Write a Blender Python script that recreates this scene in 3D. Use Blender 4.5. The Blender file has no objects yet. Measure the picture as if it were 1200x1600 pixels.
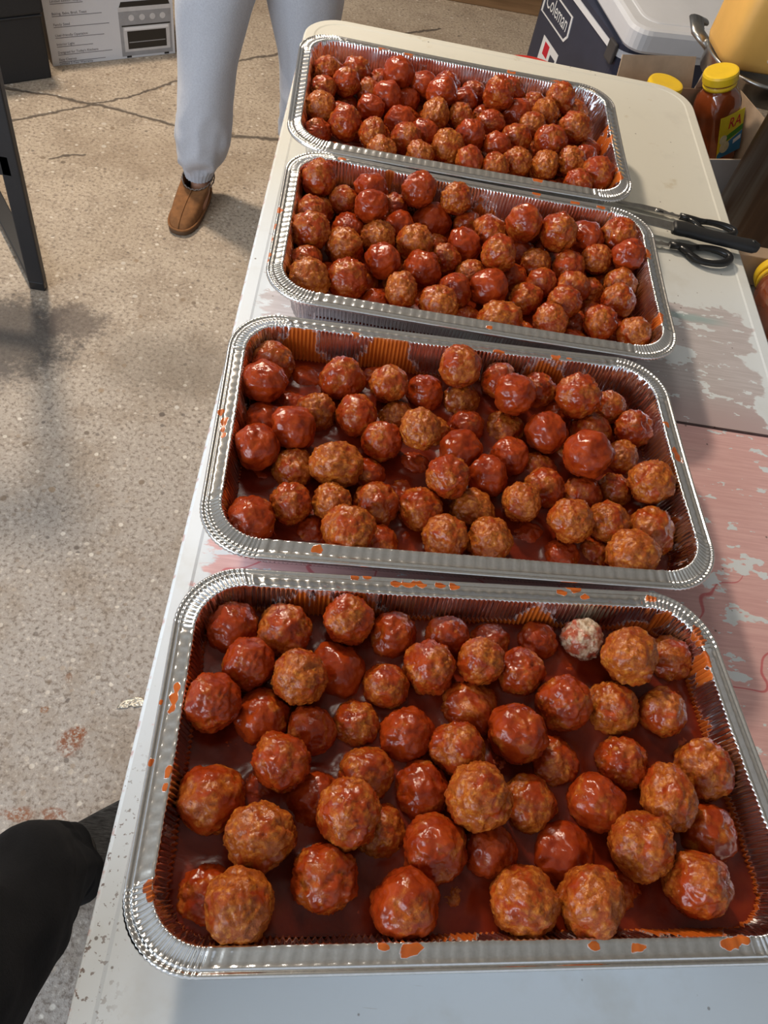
import bpy, bmesh, math, random
from mathutils import Vector, Matrix, noise, Euler
R = math.radians
scene = bpy.context.scene
COL = scene.collection

# ------------------------------------------------------------------ camera
cam_d = bpy.data.cameras.new('camera')
cam = bpy.data.objects.new('camera', cam_d)
COL.objects.link(cam)
cam_d.sensor_fit = 'VERTICAL'
cam_d.sensor_height = 36.0
cam_d.lens = 36.0 * 1235.1 / 1600.0
cam_d.clip_start = 0.02
cam.location = (0.1213, -0.4414, 0.7180)
cam.rotation_euler = (0.5998, -0.1608, 0.0567)
scene.camera = cam

# ------------------------------------------------------------------ light and exposure
scene.view_settings.view_transform = 'Standard'
scene.view_settings.look = 'None'
scene.view_settings.gamma = 1.0
scene.view_settings.use_curve_mapping = False
scene.view_settings.exposure = -0.14

world = bpy.data.worlds.new('garage_air')
scene.world = world
world.use_nodes = True
wn = world.node_tree.nodes
wn['Background'].inputs['Color'].default_value = (0.84, 0.91, 1.0, 1)
wn['Background'].inputs['Strength'].default_value = 0.62

def area_light(name, loc, target, size, size_y, power, color):
    d = bpy.data.lights.new(name, 'AREA')
    d.shape = 'RECTANGLE'; d.size = size; d.size_y = size_y
    d.energy = power; d.color = color
    o = bpy.data.objects.new(name, d)
    COL.objects.link(o)
    o.location = loc
    o.rotation_euler = (Vector(target) - Vector(loc)).to_track_quat('-Z', 'Y').to_euler()
    return o

area_light('ceiling_lamp', (-1.0, 2.3, 1.75), (0.3, 0.4, -0.2), 0.22, 0.22, 72, (1.0, 0.84, 0.66))
area_light('ceiling_lamp', (-0.15, 0.9, 1.9), (0.3, 0.3, -0.2), 0.25, 0.9, 12, (1.0, 0.92, 0.82))
area_light('garage_door_daylight', (-2.5, -2.2, 1.15), (0.3, 0.2, -0.2), 2.6, 1.4, 125, (0.76, 0.87, 1.0))

# meatballs: tray, x, y, z, radius, glaze 0..1, shape flag
MEATBALLS = [
 (3,0.0719,-0.1256,0.0538,0.0244,0.7,''), (3,0.1182,-0.1260,0.0602,0.0239,0.4,''), (3,0.1442,-0.1242,0.0220,0.0210,0.6,''), (3,0.1750,-0.1121,0.0712,0.0242,0.5,''),
 (3,0.2180,-0.1129,0.0500,0.0232,0.6,''), (3,0.0922,-0.1640,0.0661,0.0239,0.6,'r'), (3,0.0732,-0.1525,0.0214,0.0210,0.6,''), (3,0.1370,-0.1743,0.0749,0.0244,0.3,''),
 (3,0.1703,-0.1530,0.0454,0.0267,0.8,''), (3,0.0684,-0.2038,0.0726,0.0249,0.6,'r'), (3,0.1104,-0.2039,0.0490,0.0252,0.6,''), (3,0.2148,-0.1640,0.0529,0.0215,0.4,''),
 (3,0.2533,-0.1445,0.0609,0.0239,0.4,''), (3,0.1534,-0.2126,0.0560,0.0210,0.6,''), (3,0.1919,-0.2007,0.0466,0.0220,0.4,''), (3,0.2358,-0.2063,0.0510,0.0240,0.7,''),
 (3,0.0826,-0.2332,0.0247,0.0245,0.6,''), (3,0.1309,-0.2464,0.0708,0.0237,0.5,''), (3,0.1149,-0.2609,0.0334,0.0210,0.7,''), (3,0.1621,-0.2656,0.0420,0.0248,0.7,''),
 (3,0.2029,-0.2435,0.0503,0.0239,0.4,''), (3,0.0804,-0.2777,0.0591,0.0272,0.4,''), (3,0.1225,-0.3046,0.0702,0.0264,0.3,''), (3,0.0863,-0.3043,0.0214,0.0210,0.8,''),
 (3,0.1878,-0.2829,0.0800,0.0256,0.4,''), (3,0.2176,-0.2872,0.0460,0.0215,0.3,''), (3,0.2515,-0.2515,0.0473,0.0248,0.6,''), (3,0.1748,-0.3282,0.0632,0.0271,0.5,''),
 (3,0.0895,-0.3446,0.0386,0.0253,0.5,''), (3,0.1145,-0.3545,0.0800,0.0268,0.2,'r'), (3,0.1571,-0.3419,0.0230,0.0210,0.8,''), (3,0.2056,-0.3370,0.0292,0.0215,0.9,''),
 (3,0.2375,-0.3418,0.0688,0.0260,0.6,''), (3,0.2610,-0.2985,0.0591,0.0263,0.6,''), (3,0.2709,-0.1063,0.0499,0.0210,0.6,''), (3,0.3144,-0.1042,0.0433,0.0210,0.5,''),
 (3,0.3600,-0.0997,0.0454,0.0210,0.6,''), (3,0.4018,-0.0965,0.0606,0.0210,0.0,''), (3,0.2986,-0.1372,0.0711,0.0218,0.4,''), (3,0.3399,-0.1362,0.0556,0.0237,0.5,''),
 (3,0.4389,-0.1176,0.0790,0.0274,0.2,'r'), (3,0.4928,-0.1006,0.0500,0.0229,0.4,''), (3,0.3913,-0.1194,0.0292,0.0210,0.7,''), (3,0.3777,-0.1650,0.0622,0.0264,0.5,'r'),
 (3,0.2944,-0.1742,0.0452,0.0259,0.4,'w'), (3,0.4276,-0.1604,0.0535,0.0263,0.3,''), (3,0.4731,-0.1605,0.0592,0.0223,0.4,''), (3,0.4939,-0.1407,0.0306,0.0210,0.3,''),
 (3,0.3313,-0.1989,0.0670,0.0256,0.6,''), (3,0.2792,-0.2165,0.0619,0.0237,0.4,''), (3,0.3696,-0.2148,0.0407,0.0254,0.5,''), (3,0.4316,-0.2093,0.0509,0.0247,0.5,''),
 (3,0.4971,-0.1806,0.0295,0.0210,0.9,''), (3,0.5033,-0.2114,0.0621,0.0259,0.3,''), (3,0.3190,-0.2222,0.0306,0.0210,0.5,''), (3,0.2924,-0.2602,0.0800,0.0272,0.3,''),
 (3,0.3430,-0.2531,0.0497,0.0242,0.4,''), (3,0.4027,-0.2474,0.0538,0.0253,0.6,''), (3,0.4620,-0.2423,0.0696,0.0256,0.3,'t'), (3,0.5026,-0.2630,0.0472,0.0274,0.5,''),
 (3,0.4328,-0.2834,0.0692,0.0266,0.3,''), (3,0.3728,-0.2915,0.0393,0.0282,0.8,''), (3,0.3080,-0.2947,0.0496,0.0233,0.7,''), (3,0.4780,-0.3083,0.0670,0.0273,0.4,'r'),
 (3,0.5072,-0.3046,0.0274,0.0210,0.9,''), (3,0.3299,-0.3331,0.0700,0.0271,0.3,''), (3,0.3821,-0.3295,0.0750,0.0275,0.3,'r'), (3,0.4183,-0.3128,0.0360,0.0210,0.5,''),
 (3,0.2804,-0.3288,0.0311,0.0210,0.3,''), (3,0.3276,-0.3225,0.0246,0.0210,0.8,''), (2,0.0613,0.2113,0.0506,0.0258,0.4,''), (2,0.0586,0.1658,0.0676,0.0245,0.9,''),
 (2,0.1018,0.2087,0.0246,0.0243,0.8,''), (2,0.1431,0.1955,0.0580,0.0254,0.5,''), (2,0.1823,0.2192,0.0340,0.0210,0.6,''), (2,0.1197,0.1479,0.0504,0.0219,0.3,''),
 (2,0.0677,0.1285,0.0407,0.0245,1.0,''), (2,0.0644,0.0748,0.0654,0.0240,0.9,''), (2,0.0983,0.1058,0.0672,0.0237,0.9,''), (2,0.1639,0.1465,0.0562,0.0238,0.5,''),
 (2,0.1443,0.1318,0.0214,0.0210,0.9,''), (2,0.1042,0.0671,0.0467,0.0226,0.3,''), (2,0.1475,0.0685,0.0636,0.0260,0.2,'w'), (2,0.1835,0.0791,0.0382,0.0210,0.6,''),
 (2,0.0737,0.0576,0.0214,0.0210,1.0,''), (2,0.0715,-0.0132,0.0618,0.0248,0.6,''), (2,0.1067,0.0153,0.0585,0.0224,0.4,''), (2,0.1483,0.0231,0.0586,0.0216,0.2,''),
 (2,0.1321,-0.0010,0.0297,0.0210,0.7,''), (2,0.1671,-0.0155,0.0719,0.0251,0.3,''), (2,0.1938,0.0325,0.0521,0.0249,0.4,''), (2,0.2001,-0.0100,0.0433,0.0210,0.5,''),
 (2,0.1970,0.1935,0.0652,0.0225,0.4,''), (2,0.2422,0.2050,0.0470,0.0231,0.7,''), (2,0.2764,0.2253,0.0800,0.0248,0.4,''), (2,0.3291,0.2335,0.0574,0.0217,0.5,''),
 (2,0.3790,0.2341,0.0507,0.0226,0.5,''), (2,0.3419,0.1956,0.0769,0.0246,0.8,''), (2,0.2867,0.2061,0.0395,0.0234,0.3,''), (2,0.2118,0.1646,0.0396,0.0210,0.3,''),
 (2,0.2327,0.1200,0.0800,0.0231,0.2,''), (2,0.2543,0.1509,0.0401,0.0210,0.3,''), (2,0.2924,0.1640,0.0457,0.0213,0.6,''), (2,0.3396,0.1754,0.0330,0.0262,0.3,''),
 (2,0.1948,0.1133,0.0591,0.0233,0.5,''), (2,0.2833,0.1223,0.0530,0.0238,0.8,''), (2,0.3236,0.2165,0.0214,0.0210,1.0,''), (2,0.3404,0.1241,0.0510,0.0231,0.7,''),
 (2,0.2352,0.1039,0.0286,0.0215,0.7,''), (2,0.3813,0.1607,0.0596,0.0245,0.9,''), (2,0.4062,0.2099,0.0301,0.0210,0.8,''), (2,0.2647,0.0656,0.0745,0.0242,0.5,''),
 (2,0.3133,0.0897,0.0540,0.0224,0.8,''), (2,0.2404,0.0341,0.0518,0.0233,0.4,''), (2,0.2987,0.0465,0.0463,0.0234,0.2,'w'), (2,0.3486,0.0565,0.0603,0.0228,0.3,''),
 (2,0.3789,0.0873,0.0507,0.0226,0.5,''), (2,0.2655,-0.0023,0.0603,0.0234,0.3,''), (2,0.3122,0.0038,0.0587,0.0246,0.2,''), (2,0.3628,0.0326,0.0245,0.0242,0.7,''),
 (2,0.2274,0.0074,0.0214,0.0210,0.8,''), (2,0.4180,0.2080,0.0793,0.0249,0.5,''), (2,0.4662,0.2206,0.0549,0.0210,0.4,''), (2,0.4427,0.1833,0.0446,0.0264,0.4,'r'),
 (2,0.4915,0.1887,0.0576,0.0223,0.5,''), (2,0.4214,0.1231,0.0781,0.0274,0.9,''), (2,0.4762,0.1512,0.0474,0.0210,0.3,'r'), (2,0.4122,0.1518,0.0277,0.0210,0.4,''),
 (2,0.4942,0.0989,0.0736,0.0255,0.3,''), (2,0.4808,0.2346,0.0214,0.0210,0.8,''), (2,0.4257,0.0898,0.0437,0.0226,0.5,''), (2,0.4648,0.1045,0.0415,0.0210,0.3,''),
 (2,0.3982,0.0351,0.0695,0.0242,0.3,''), (2,0.4450,0.0485,0.0580,0.0230,0.3,''), (2,0.4938,0.0467,0.0527,0.0280,0.3,'r'), (2,0.4637,0.0056,0.0667,0.0266,0.2,'w'),
 (2,0.4339,0.0190,0.0298,0.0210,0.4,''), (2,0.3956,0.0080,0.0363,0.0210,0.6,''), (2,0.4903,0.0820,0.0214,0.0210,0.8,''), (1,0.0790,0.5501,0.0735,0.0248,0.5,''),
 (1,0.1237,0.5539,0.0214,0.0210,0.5,''), (1,0.1523,0.5530,0.0686,0.0238,0.8,''), (1,0.1162,0.5361,0.0547,0.0210,0.4,''), (1,0.0771,0.4863,0.0643,0.0210,0.4,''),
 (1,0.0835,0.5185,0.0431,0.0210,0.4,''), (1,0.1541,0.5017,0.0778,0.0231,1.0,''), (1,0.1879,0.5570,0.0418,0.0225,0.5,''), (1,0.2185,0.5626,0.0754,0.0251,0.6,''),
 (1,0.0799,0.4421,0.0666,0.0250,0.4,''), (1,0.1288,0.4859,0.0440,0.0245,0.7,''), (1,0.1977,0.5124,0.0460,0.0214,0.9,''), (1,0.1258,0.4391,0.0531,0.0249,0.3,''),
 (1,0.1700,0.4684,0.0542,0.0231,0.2,''), (1,0.0805,0.4005,0.0497,0.0217,0.4,''), (1,0.0862,0.5568,0.0311,0.0210,0.5,''), (1,0.0877,0.3563,0.0595,0.0257,0.2,''),
 (1,0.1356,0.3712,0.0576,0.0261,0.5,''), (1,0.1782,0.4133,0.0613,0.0234,0.8,''), (1,0.2044,0.3603,0.0629,0.0225,0.2,'t'), (1,0.2189,0.4641,0.0582,0.0254,0.3,''),
 (1,0.2318,0.4173,0.0558,0.0248,0.7,''), (1,0.2732,0.5636,0.0712,0.0224,0.3,''), (1,0.2449,0.5505,0.0352,0.0271,1.0,''), (1,0.2966,0.5543,0.0365,0.0228,0.5,''),
 (1,0.3378,0.5508,0.0227,0.0224,0.5,''), (1,0.2893,0.4916,0.0482,0.0249,0.8,''), (1,0.3254,0.5225,0.0543,0.0253,0.4,''), (1,0.3670,0.5229,0.0784,0.0257,0.5,''),
 (1,0.3843,0.5565,0.0506,0.0232,0.9,''), (1,0.2620,0.4570,0.0481,0.0214,0.4,''), (1,0.3308,0.4547,0.0728,0.0252,0.4,'r'), (1,0.3000,0.4390,0.0423,0.0227,0.3,''),
 (1,0.3759,0.5152,0.0350,0.0210,0.8,''), (1,0.4120,0.5451,0.0215,0.0211,0.8,''), (1,0.2755,0.3884,0.0530,0.0235,0.6,''), (1,0.3203,0.4009,0.0578,0.0248,0.8,''),
 (1,0.3578,0.4537,0.0348,0.0236,0.6,''), (1,0.3914,0.4808,0.0490,0.0214,0.3,''), (1,0.3739,0.4043,0.0465,0.0229,0.4,''), (1,0.2537,0.3477,0.0602,0.0249,0.3,''),
 (1,0.3323,0.3390,0.0608,0.0260,0.3,'w'), (1,0.1760,0.3622,0.0326,0.0210,0.6,''), (1,0.4180,0.5220,0.0750,0.0275,0.4,''), (1,0.4670,0.5474,0.0558,0.0259,1.0,''),
 (1,0.5150,0.5562,0.0635,0.0256,0.4,''), (1,0.4787,0.5022,0.0567,0.0229,0.3,''), (1,0.5190,0.5010,0.0726,0.0230,0.7,''), (1,0.4386,0.4831,0.0491,0.0239,0.5,''),
 (1,0.4968,0.4911,0.0214,0.0210,0.4,''), (1,0.5125,0.4636,0.0496,0.0234,0.3,''), (1,0.3967,0.4404,0.0491,0.0214,0.5,''), (1,0.4403,0.4353,0.0532,0.0244,0.4,''),
 (1,0.4201,0.3883,0.0651,0.0224,0.4,''), (1,0.5015,0.4206,0.0565,0.0227,0.4,''), (1,0.4693,0.3673,0.0582,0.0235,0.5,''), (1,0.3991,0.3492,0.0624,0.0237,0.4,''),
 (1,0.5142,0.3566,0.0584,0.0228,0.3,''), (1,0.4424,0.3860,0.0303,0.0210,0.5,''), (0,0.0611,0.8611,0.0614,0.0234,0.4,''), (0,0.0719,0.8963,0.0407,0.0210,0.4,''),
 (0,0.1067,0.8809,0.0601,0.0237,0.5,''), (0,0.0603,0.8116,0.0579,0.0211,0.4,''), (0,0.0943,0.8329,0.0645,0.0218,0.5,''), (0,0.0629,0.7436,0.0642,0.0248,0.2,''),
 (0,0.0626,0.6935,0.0540,0.0210,0.5,''), (0,0.1021,0.7145,0.0650,0.0258,0.5,''), (0,0.1447,0.6950,0.0676,0.0230,0.3,'t'), (0,0.1315,0.8455,0.0505,0.0216,0.4,''),
 (0,0.1482,0.8830,0.0485,0.0210,0.5,''), (0,0.0982,0.8276,0.0246,0.0210,0.4,''), (0,0.1747,0.8651,0.0778,0.0243,0.8,''), (0,0.2212,0.8946,0.0359,0.0232,0.6,''),
 (0,0.1608,0.8143,0.0625,0.0245,0.8,''), (0,0.1376,0.7761,0.0609,0.0219,0.8,''), (0,0.1845,0.7593,0.0570,0.0232,0.8,''), (0,0.2175,0.8667,0.0668,0.0218,0.8,''),
 (0,0.2470,0.8321,0.0744,0.0260,0.8,''), (0,0.2583,0.8945,0.0593,0.0228,0.7,''), (0,0.1961,0.7020,0.0660,0.0238,0.4,''), (0,0.2242,0.7391,0.0572,0.0230,0.6,''),
 (0,0.2393,0.7834,0.0660,0.0253,0.2,'t'), (0,0.1602,0.6555,0.0671,0.0210,0.3,''), (0,0.2185,0.6646,0.0660,0.0210,0.3,''), (0,0.1943,0.8383,0.0500,0.0210,0.8,''),
 (0,0.2157,0.8564,0.0214,0.0210,0.5,''), (0,0.2604,0.6987,0.0660,0.0259,0.2,''), (0,0.2804,0.8040,0.0609,0.0213,0.3,''), (0,0.2938,0.7389,0.0668,0.0251,0.7,''),
 (0,0.3313,0.7983,0.0610,0.0225,0.5,''), (0,0.3063,0.9006,0.0502,0.0217,0.5,''), (0,0.2899,0.8635,0.0546,0.0210,0.8,''), (0,0.3221,0.8394,0.0431,0.0230,0.5,''),
 (0,0.3399,0.8531,0.0830,0.0256,0.5,''), (0,0.3663,0.9039,0.0636,0.0225,0.5,''), (0,0.3781,0.8560,0.0524,0.0255,0.8,''), (0,0.4081,0.8926,0.0559,0.0216,0.4,''),
 (0,0.3391,0.7335,0.0616,0.0224,0.6,''), (0,0.3707,0.7658,0.0619,0.0244,0.4,''), (0,0.4000,0.8133,0.0605,0.0233,0.3,''), (0,0.2922,0.6663,0.0698,0.0214,0.4,''),
 (0,0.3329,0.6670,0.0671,0.0210,0.4,''), (0,0.3671,0.6933,0.0651,0.0240,0.3,''), (0,0.4475,0.8882,0.0786,0.0248,0.4,''), (0,0.4226,0.8516,0.0659,0.0231,0.2,''),
 (0,0.4801,0.9007,0.0491,0.0234,0.4,''), (0,0.4647,0.8012,0.0787,0.0247,0.3,''), (0,0.4219,0.7555,0.0735,0.0269,0.5,''), (0,0.4944,0.7942,0.0463,0.0224,0.5,''),
 (0,0.4129,0.7013,0.0647,0.0242,0.2,'t'), (0,0.4560,0.7238,0.0646,0.0224,0.3,''), (0,0.4826,0.7555,0.0572,0.0213,0.7,''), (0,0.4968,0.6999,0.0666,0.0264,0.5,''),
 (0,0.4632,0.6681,0.0661,0.0213,0.5,''), (0,0.4500,0.8506,0.0347,0.0210,0.4,''), (0,0.0893,0.6570,0.0406,0.0229,0.5,''), (0,0.0839,0.7829,0.0336,0.0231,0.7,''),
 (0,0.1553,0.7323,0.0372,0.0229,0.4,''), (0,0.1960,0.7972,0.0368,0.0230,0.5,''), (0,0.1177,0.7543,0.0297,0.0231,0.7,''), (0,0.3775,0.7339,0.0304,0.0231,0.4,''),
 (0,0.2989,0.7953,0.0236,0.0233,0.5,''), (0,0.4303,0.8139,0.0270,0.0233,0.7,''), (0,0.4609,0.7096,0.0241,0.0232,0.4,''), (0,0.3230,0.7066,0.0314,0.0231,0.5,''),
 (0,0.2614,0.7447,0.0336,0.0231,0.7,''), (0,0.4250,0.6659,0.0360,0.0230,0.4,''), (0,0.1299,0.6710,0.0313,0.0232,0.5,''), (0,0.3647,0.8183,0.0292,0.0231,0.7,''),
 (0,0.4221,0.7359,0.0296,0.0231,0.4,''), (0,0.3795,0.8933,0.0236,0.0233,0.5,''), (0,0.1846,0.6890,0.0249,0.0232,0.7,''), (0,0.2269,0.7016,0.0327,0.0231,0.4,''),
 (0,0.4871,0.8650,0.0236,0.0233,0.5,''), (0,0.2505,0.6639,0.0354,0.0230,0.7,''), (0,0.4024,0.7796,0.0320,0.0230,0.4,''), (0,0.2338,0.8194,0.0309,0.0231,0.5,''),
 (0,0.4564,0.7795,0.0338,0.0229,0.7,''), (0,0.3292,0.7652,0.0335,0.0229,0.4,''), (1,0.4376,0.3439,0.0326,0.0230,0.5,''), (1,0.3433,0.3815,0.0235,0.0232,0.7,''),
 (1,0.2525,0.5050,0.0234,0.0231,0.4,''), (1,0.2956,0.3588,0.0264,0.0231,0.5,''), (1,0.1138,0.4065,0.0234,0.0231,0.7,''), (1,0.4709,0.4162,0.0253,0.0231,0.4,''),
 (1,0.3679,0.3451,0.0302,0.0230,0.5,''), (1,0.2418,0.3864,0.0235,0.0232,0.7,''), (1,0.2009,0.4044,0.0236,0.0232,0.4,''), (1,0.1568,0.3991,0.0254,0.0231,0.5,''),
 (1,0.5043,0.3875,0.0282,0.0230,0.7,''), (1,0.4724,0.4591,0.0305,0.0231,0.4,''), (1,0.0893,0.4821,0.0234,0.0231,0.5,''), (1,0.5014,0.5406,0.0233,0.0230,0.7,''),
 (1,0.1930,0.4483,0.0233,0.0230,0.4,''), (1,0.4482,0.5200,0.0234,0.0231,0.5,''), (2,0.2206,0.0639,0.0251,0.0232,0.5,''), (2,0.0883,0.1657,0.0260,0.0232,0.7,''),
 (2,0.3791,0.1259,0.0296,0.0231,0.4,''), (3,0.4019,-0.1865,0.0237,0.0234,0.5,''), (3,0.2529,-0.1740,0.0237,0.0234,0.7,''),
]
RIM_SPOTS = {
 3: [(0.1850,-0.0660,0.0033), (0.1883,-0.0696,0.0026), (0.2158,-0.0725,0.0033), (0.2279,-0.0714,0.0040), (0.2401,-0.0703,0.0033), (0.2585,-0.0682,0.0033), (0.2721,-0.0676,0.0033), (0.1765,-0.0721,0.0026), (0.3783,-0.0577,0.0034), (0.3916,-0.0523,0.0041), (0.4006,-0.0601,0.0034), (0.3851,-0.0525,0.0027), (0.4684,-0.0540,0.0041), (0.4805,-0.0698,0.0041), (0.5105,-0.0850,0.0047), (0.5137,-0.0926,0.0040), (0.5132,-0.1126,0.0053), (0.5146,-0.1253,0.0039), (0.5123,-0.1759,0.0051), (0.5152,-0.1673,0.0038), (0.0379,-0.1972,0.0029), (0.0379,-0.2072,0.0034), (0.0380,-0.2153,0.0028), (0.0279,-0.2111,0.0017), (0.0301,-0.2601,0.0022), (0.0450,-0.2660,0.0033), (0.0456,-0.2781,0.0022), (0.0403,-0.2714,0.0016), (0.0486,-0.3474,0.0030), (0.0508,-0.3535,0.0025), (0.2207,-0.3733,0.0030), (0.2394,-0.3731,0.0046), (0.2464,-0.3714,0.0030), (0.3799,-0.3613,0.0032), (0.4153,-0.3592,0.0037), (0.4884,-0.3517,0.0049), (0.5023,-0.3476,0.0033), (0.4941,-0.3491,0.0032)],
 2: [(0.1392,-0.0477,0.0040), (0.0272,0.0921,0.0036), (0.0278,0.0810,0.0029), (0.0302,0.0746,0.0029), (0.0218,0.1043,0.0029), (0.5277,0.1366,0.0047), (0.5261,0.1456,0.0040), (0.5221,0.1831,0.0033), (0.5154,0.0715,0.0030), (0.5172,0.0600,0.0038), (0.1515,0.2499,0.0033), (0.4109,0.2653,0.0025), (0.3236,0.2589,0.0042), (0.3950,0.2661,0.0042)],
 1: [(0.5428,0.5003,0.0059), (0.5405,0.3675,0.0064), (0.5309,0.3377,0.0045), (0.0357,0.4572,0.0046), (0.0338,0.4228,0.0036), (0.0333,0.3965,0.0035), (0.0353,0.3654,0.0035), (0.0354,0.3530,0.0026), (0.3127,0.3007,0.0026), (0.1064,0.5963,0.0040), (0.1755,0.5835,0.0040), (0.3901,0.5994,0.0041), (0.4858,0.5936,0.0041), (0.4472,0.5931,0.0041)],
 0: [(0.5170,0.6959,0.0075), (0.5234,0.6810,0.0064), (0.5143,0.8123,0.0091), (0.5166,0.7849,0.0090), (0.1467,0.9300,0.0058), (0.1897,0.9299,0.0058), (0.3649,0.9402,0.0047), (0.3438,0.6364,0.0041), (0.3920,0.6319,0.0052), (0.4430,0.9379,0.0060)],
}

# ------------------------------------------------------------------ object helpers
def link(name, me, mat=None, parent=None, smooth=False):
    o = bpy.data.objects.new(name, me)
    COL.objects.link(o)
    if mat is not None:
        me.materials.clear()
        for m in (mat if isinstance(mat, (list, tuple)) else [mat]):
            me.materials.append(m)
    if smooth:
        me.polygons.foreach_set('use_smooth', [True] * len(me.polygons))
    if parent is not None:
        o.parent = parent
    return o

def mesh_obj(name, bm, mat=None, parent=None, smooth=False):
    bmesh.ops.recalc_face_normals(bm, faces=bm.faces)
    me = bpy.data.meshes.new(name)
    bm.to_mesh(me); bm.free()
    return link(name, me, mat, parent, smooth)

def data_obj(name, vs, fs, mat=None, parent=None, smooth=False):
    me = bpy.data.meshes.new(name)
    me.from_pydata(vs, [], fs); me.update()
    return link(name, me, mat, parent, smooth)

def tag(o, label, cat, group=None, kind=None):
    o['label'] = label
    o['category'] = cat
    if group: o['group'] = group
    if kind: o['kind'] = kind
    return o

def thing(name, label, cat, loc=(0, 0, 0), rotz=0.0, group=None):
    o = bpy.data.objects.new(name, None)
    o.empty_display_size = 0.05
    COL.objects.link(o)
    o.location = loc
    o.rotation_euler = (0, 0, rotz)
    return tag(o, label, cat, group)

def structure(o):
    o['kind'] = 'structure'
    return o

def box(bm, x0, x1, y0, y1, z0, z1, bevel=0.0, seg=2, M=None):
    r = bmesh.ops.create_cube(bm, size=1.0)
    vs = r['verts']
    for v in vs:
        v.co = Vector(((x0 + x1) / 2 + v.co.x * (x1 - x0), (y0 + y1) / 2 + v.co.y * (y1 - y0), (z0 + z1) / 2 + v.co.z * (z1 - z0)))
    if bevel > 0:
        es = list({e for v in vs for e in v.link_edges})
        rb = bmesh.ops.bevel(bm, geom=es, offset=bevel, segments=seg, affect='EDGES', profile=0.5)
        vs = list({v for f in rb['faces'] for v in f.verts} | {v for v in vs if v.is_valid})
    if M is not None:
        bmesh.ops.transform(bm, matrix=M, verts=[v for v in vs if v.is_valid])
    return vs

def lathe(bm, prof, n=32, M=None, cap0=True, cap1=True):
    rings = []
    for r, z in prof:
        rings.append([bm.verts.new((r * math.cos(2 * math.pi * k / n), r * math.sin(2 * math.pi * k / n), z)) for k in range(n)])
    for a, b in zip(rings, rings[1:]):
        for k in range(n):
            bm.faces.new((a[k], a[(k + 1) % n], b[(k + 1) % n], b[k]))
    if cap0: bm.faces.new(list(reversed(rings[0])))
    if cap1: bm.faces.new(rings[-1])
    if M is not None:
        bmesh.ops.transform(bm, matrix=M, verts=[v for r in rings for v in r])

def loft(bm, rings, cap=True, closed=True):
    R_ = [[bm.verts.new(p) for p in ring] for ring in rings]
    n = len(R_[0])
    for a, b in zip(R_, R_[1:]):
        for k in range(n if closed else n - 1):
            bm.faces.new((a[k], a[(k + 1) % n], b[(k + 1) % n], b[k]))
    if cap:
        bm.faces.new(list(reversed(R_[0]))); bm.faces.new(R_[-1])
    return R_

def tube(bm, pts, rad, n=10, flat=1.0, up=Vector((0, 0, 1)), closed=False):
    pts = [Vector(p) for p in pts]
    rings = []
    N = len(pts)
    for i, p in enumerate(pts):
        if closed:
            t = (pts[(i + 1) % N] - pts[i - 1]).normalized()
        else:
            t = (pts[min(i + 1, N - 1)] - pts[max(i - 1, 0)]).normalized()
        s = t.cross(up)
        if s.length < 1e-4: s = t.cross(Vector((0, 1, 0)))
        s.normalize(); u = s.cross(t).normalized()
        r = rad[i] if isinstance(rad, (list, tuple)) else rad
        rings.append([p + s * r * math.cos(2 * math.pi * k / n) + u * r * flat * math.sin(2 * math.pi * k / n) for k in range(n)])
    if closed:
        V = [[bm.verts.new(q) for q in ring] for ring in rings]
        for i in range(N):
            a, b = V[i], V[(i + 1) % N]
            for k in range(n):
                bm.faces.new((a[k], a[(k + 1) % n], b[(k + 1) % n], b[k]))
    else:
        loft(bm, rings)

def round_rect(hx, hy, r, nc=10, ns=1, nsy=None):
    """points of a rounded rectangle, counter-clockwise, the same count for every r"""
    nsy = nsy or ns
    out = []
    cs = [(hx - r, -hy + r, -90), (hx - r, hy - r, 0), (-hx + r, hy - r, 90), (-hx + r, -hy + r, 180)]
    for c in range(4):
        cx, cy, a0 = cs[c]
        for k in range(nc + 1):
            a = R(a0 + 90 * k / nc)
            out.append((cx + r * math.cos(a), cy + r * math.sin(a), c, k / nc))
        nx = cs[(c + 1) % 4]
        a = R(a0 + 90)
        p0 = (cx + r * math.cos(a), cy + r * math.sin(a)); p1 = (nx[0] + r * math.cos(a), nx[1] + r * math.sin(a))
        m = nsy if c in (0, 2) else ns
        for k in range(1, m):
            out.append((p0[0] + (p1[0] - p0[0]) * k / m, p0[1] + (p1[1] - p0[1]) * k / m, c + 10, k / m))
    return out

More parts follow.
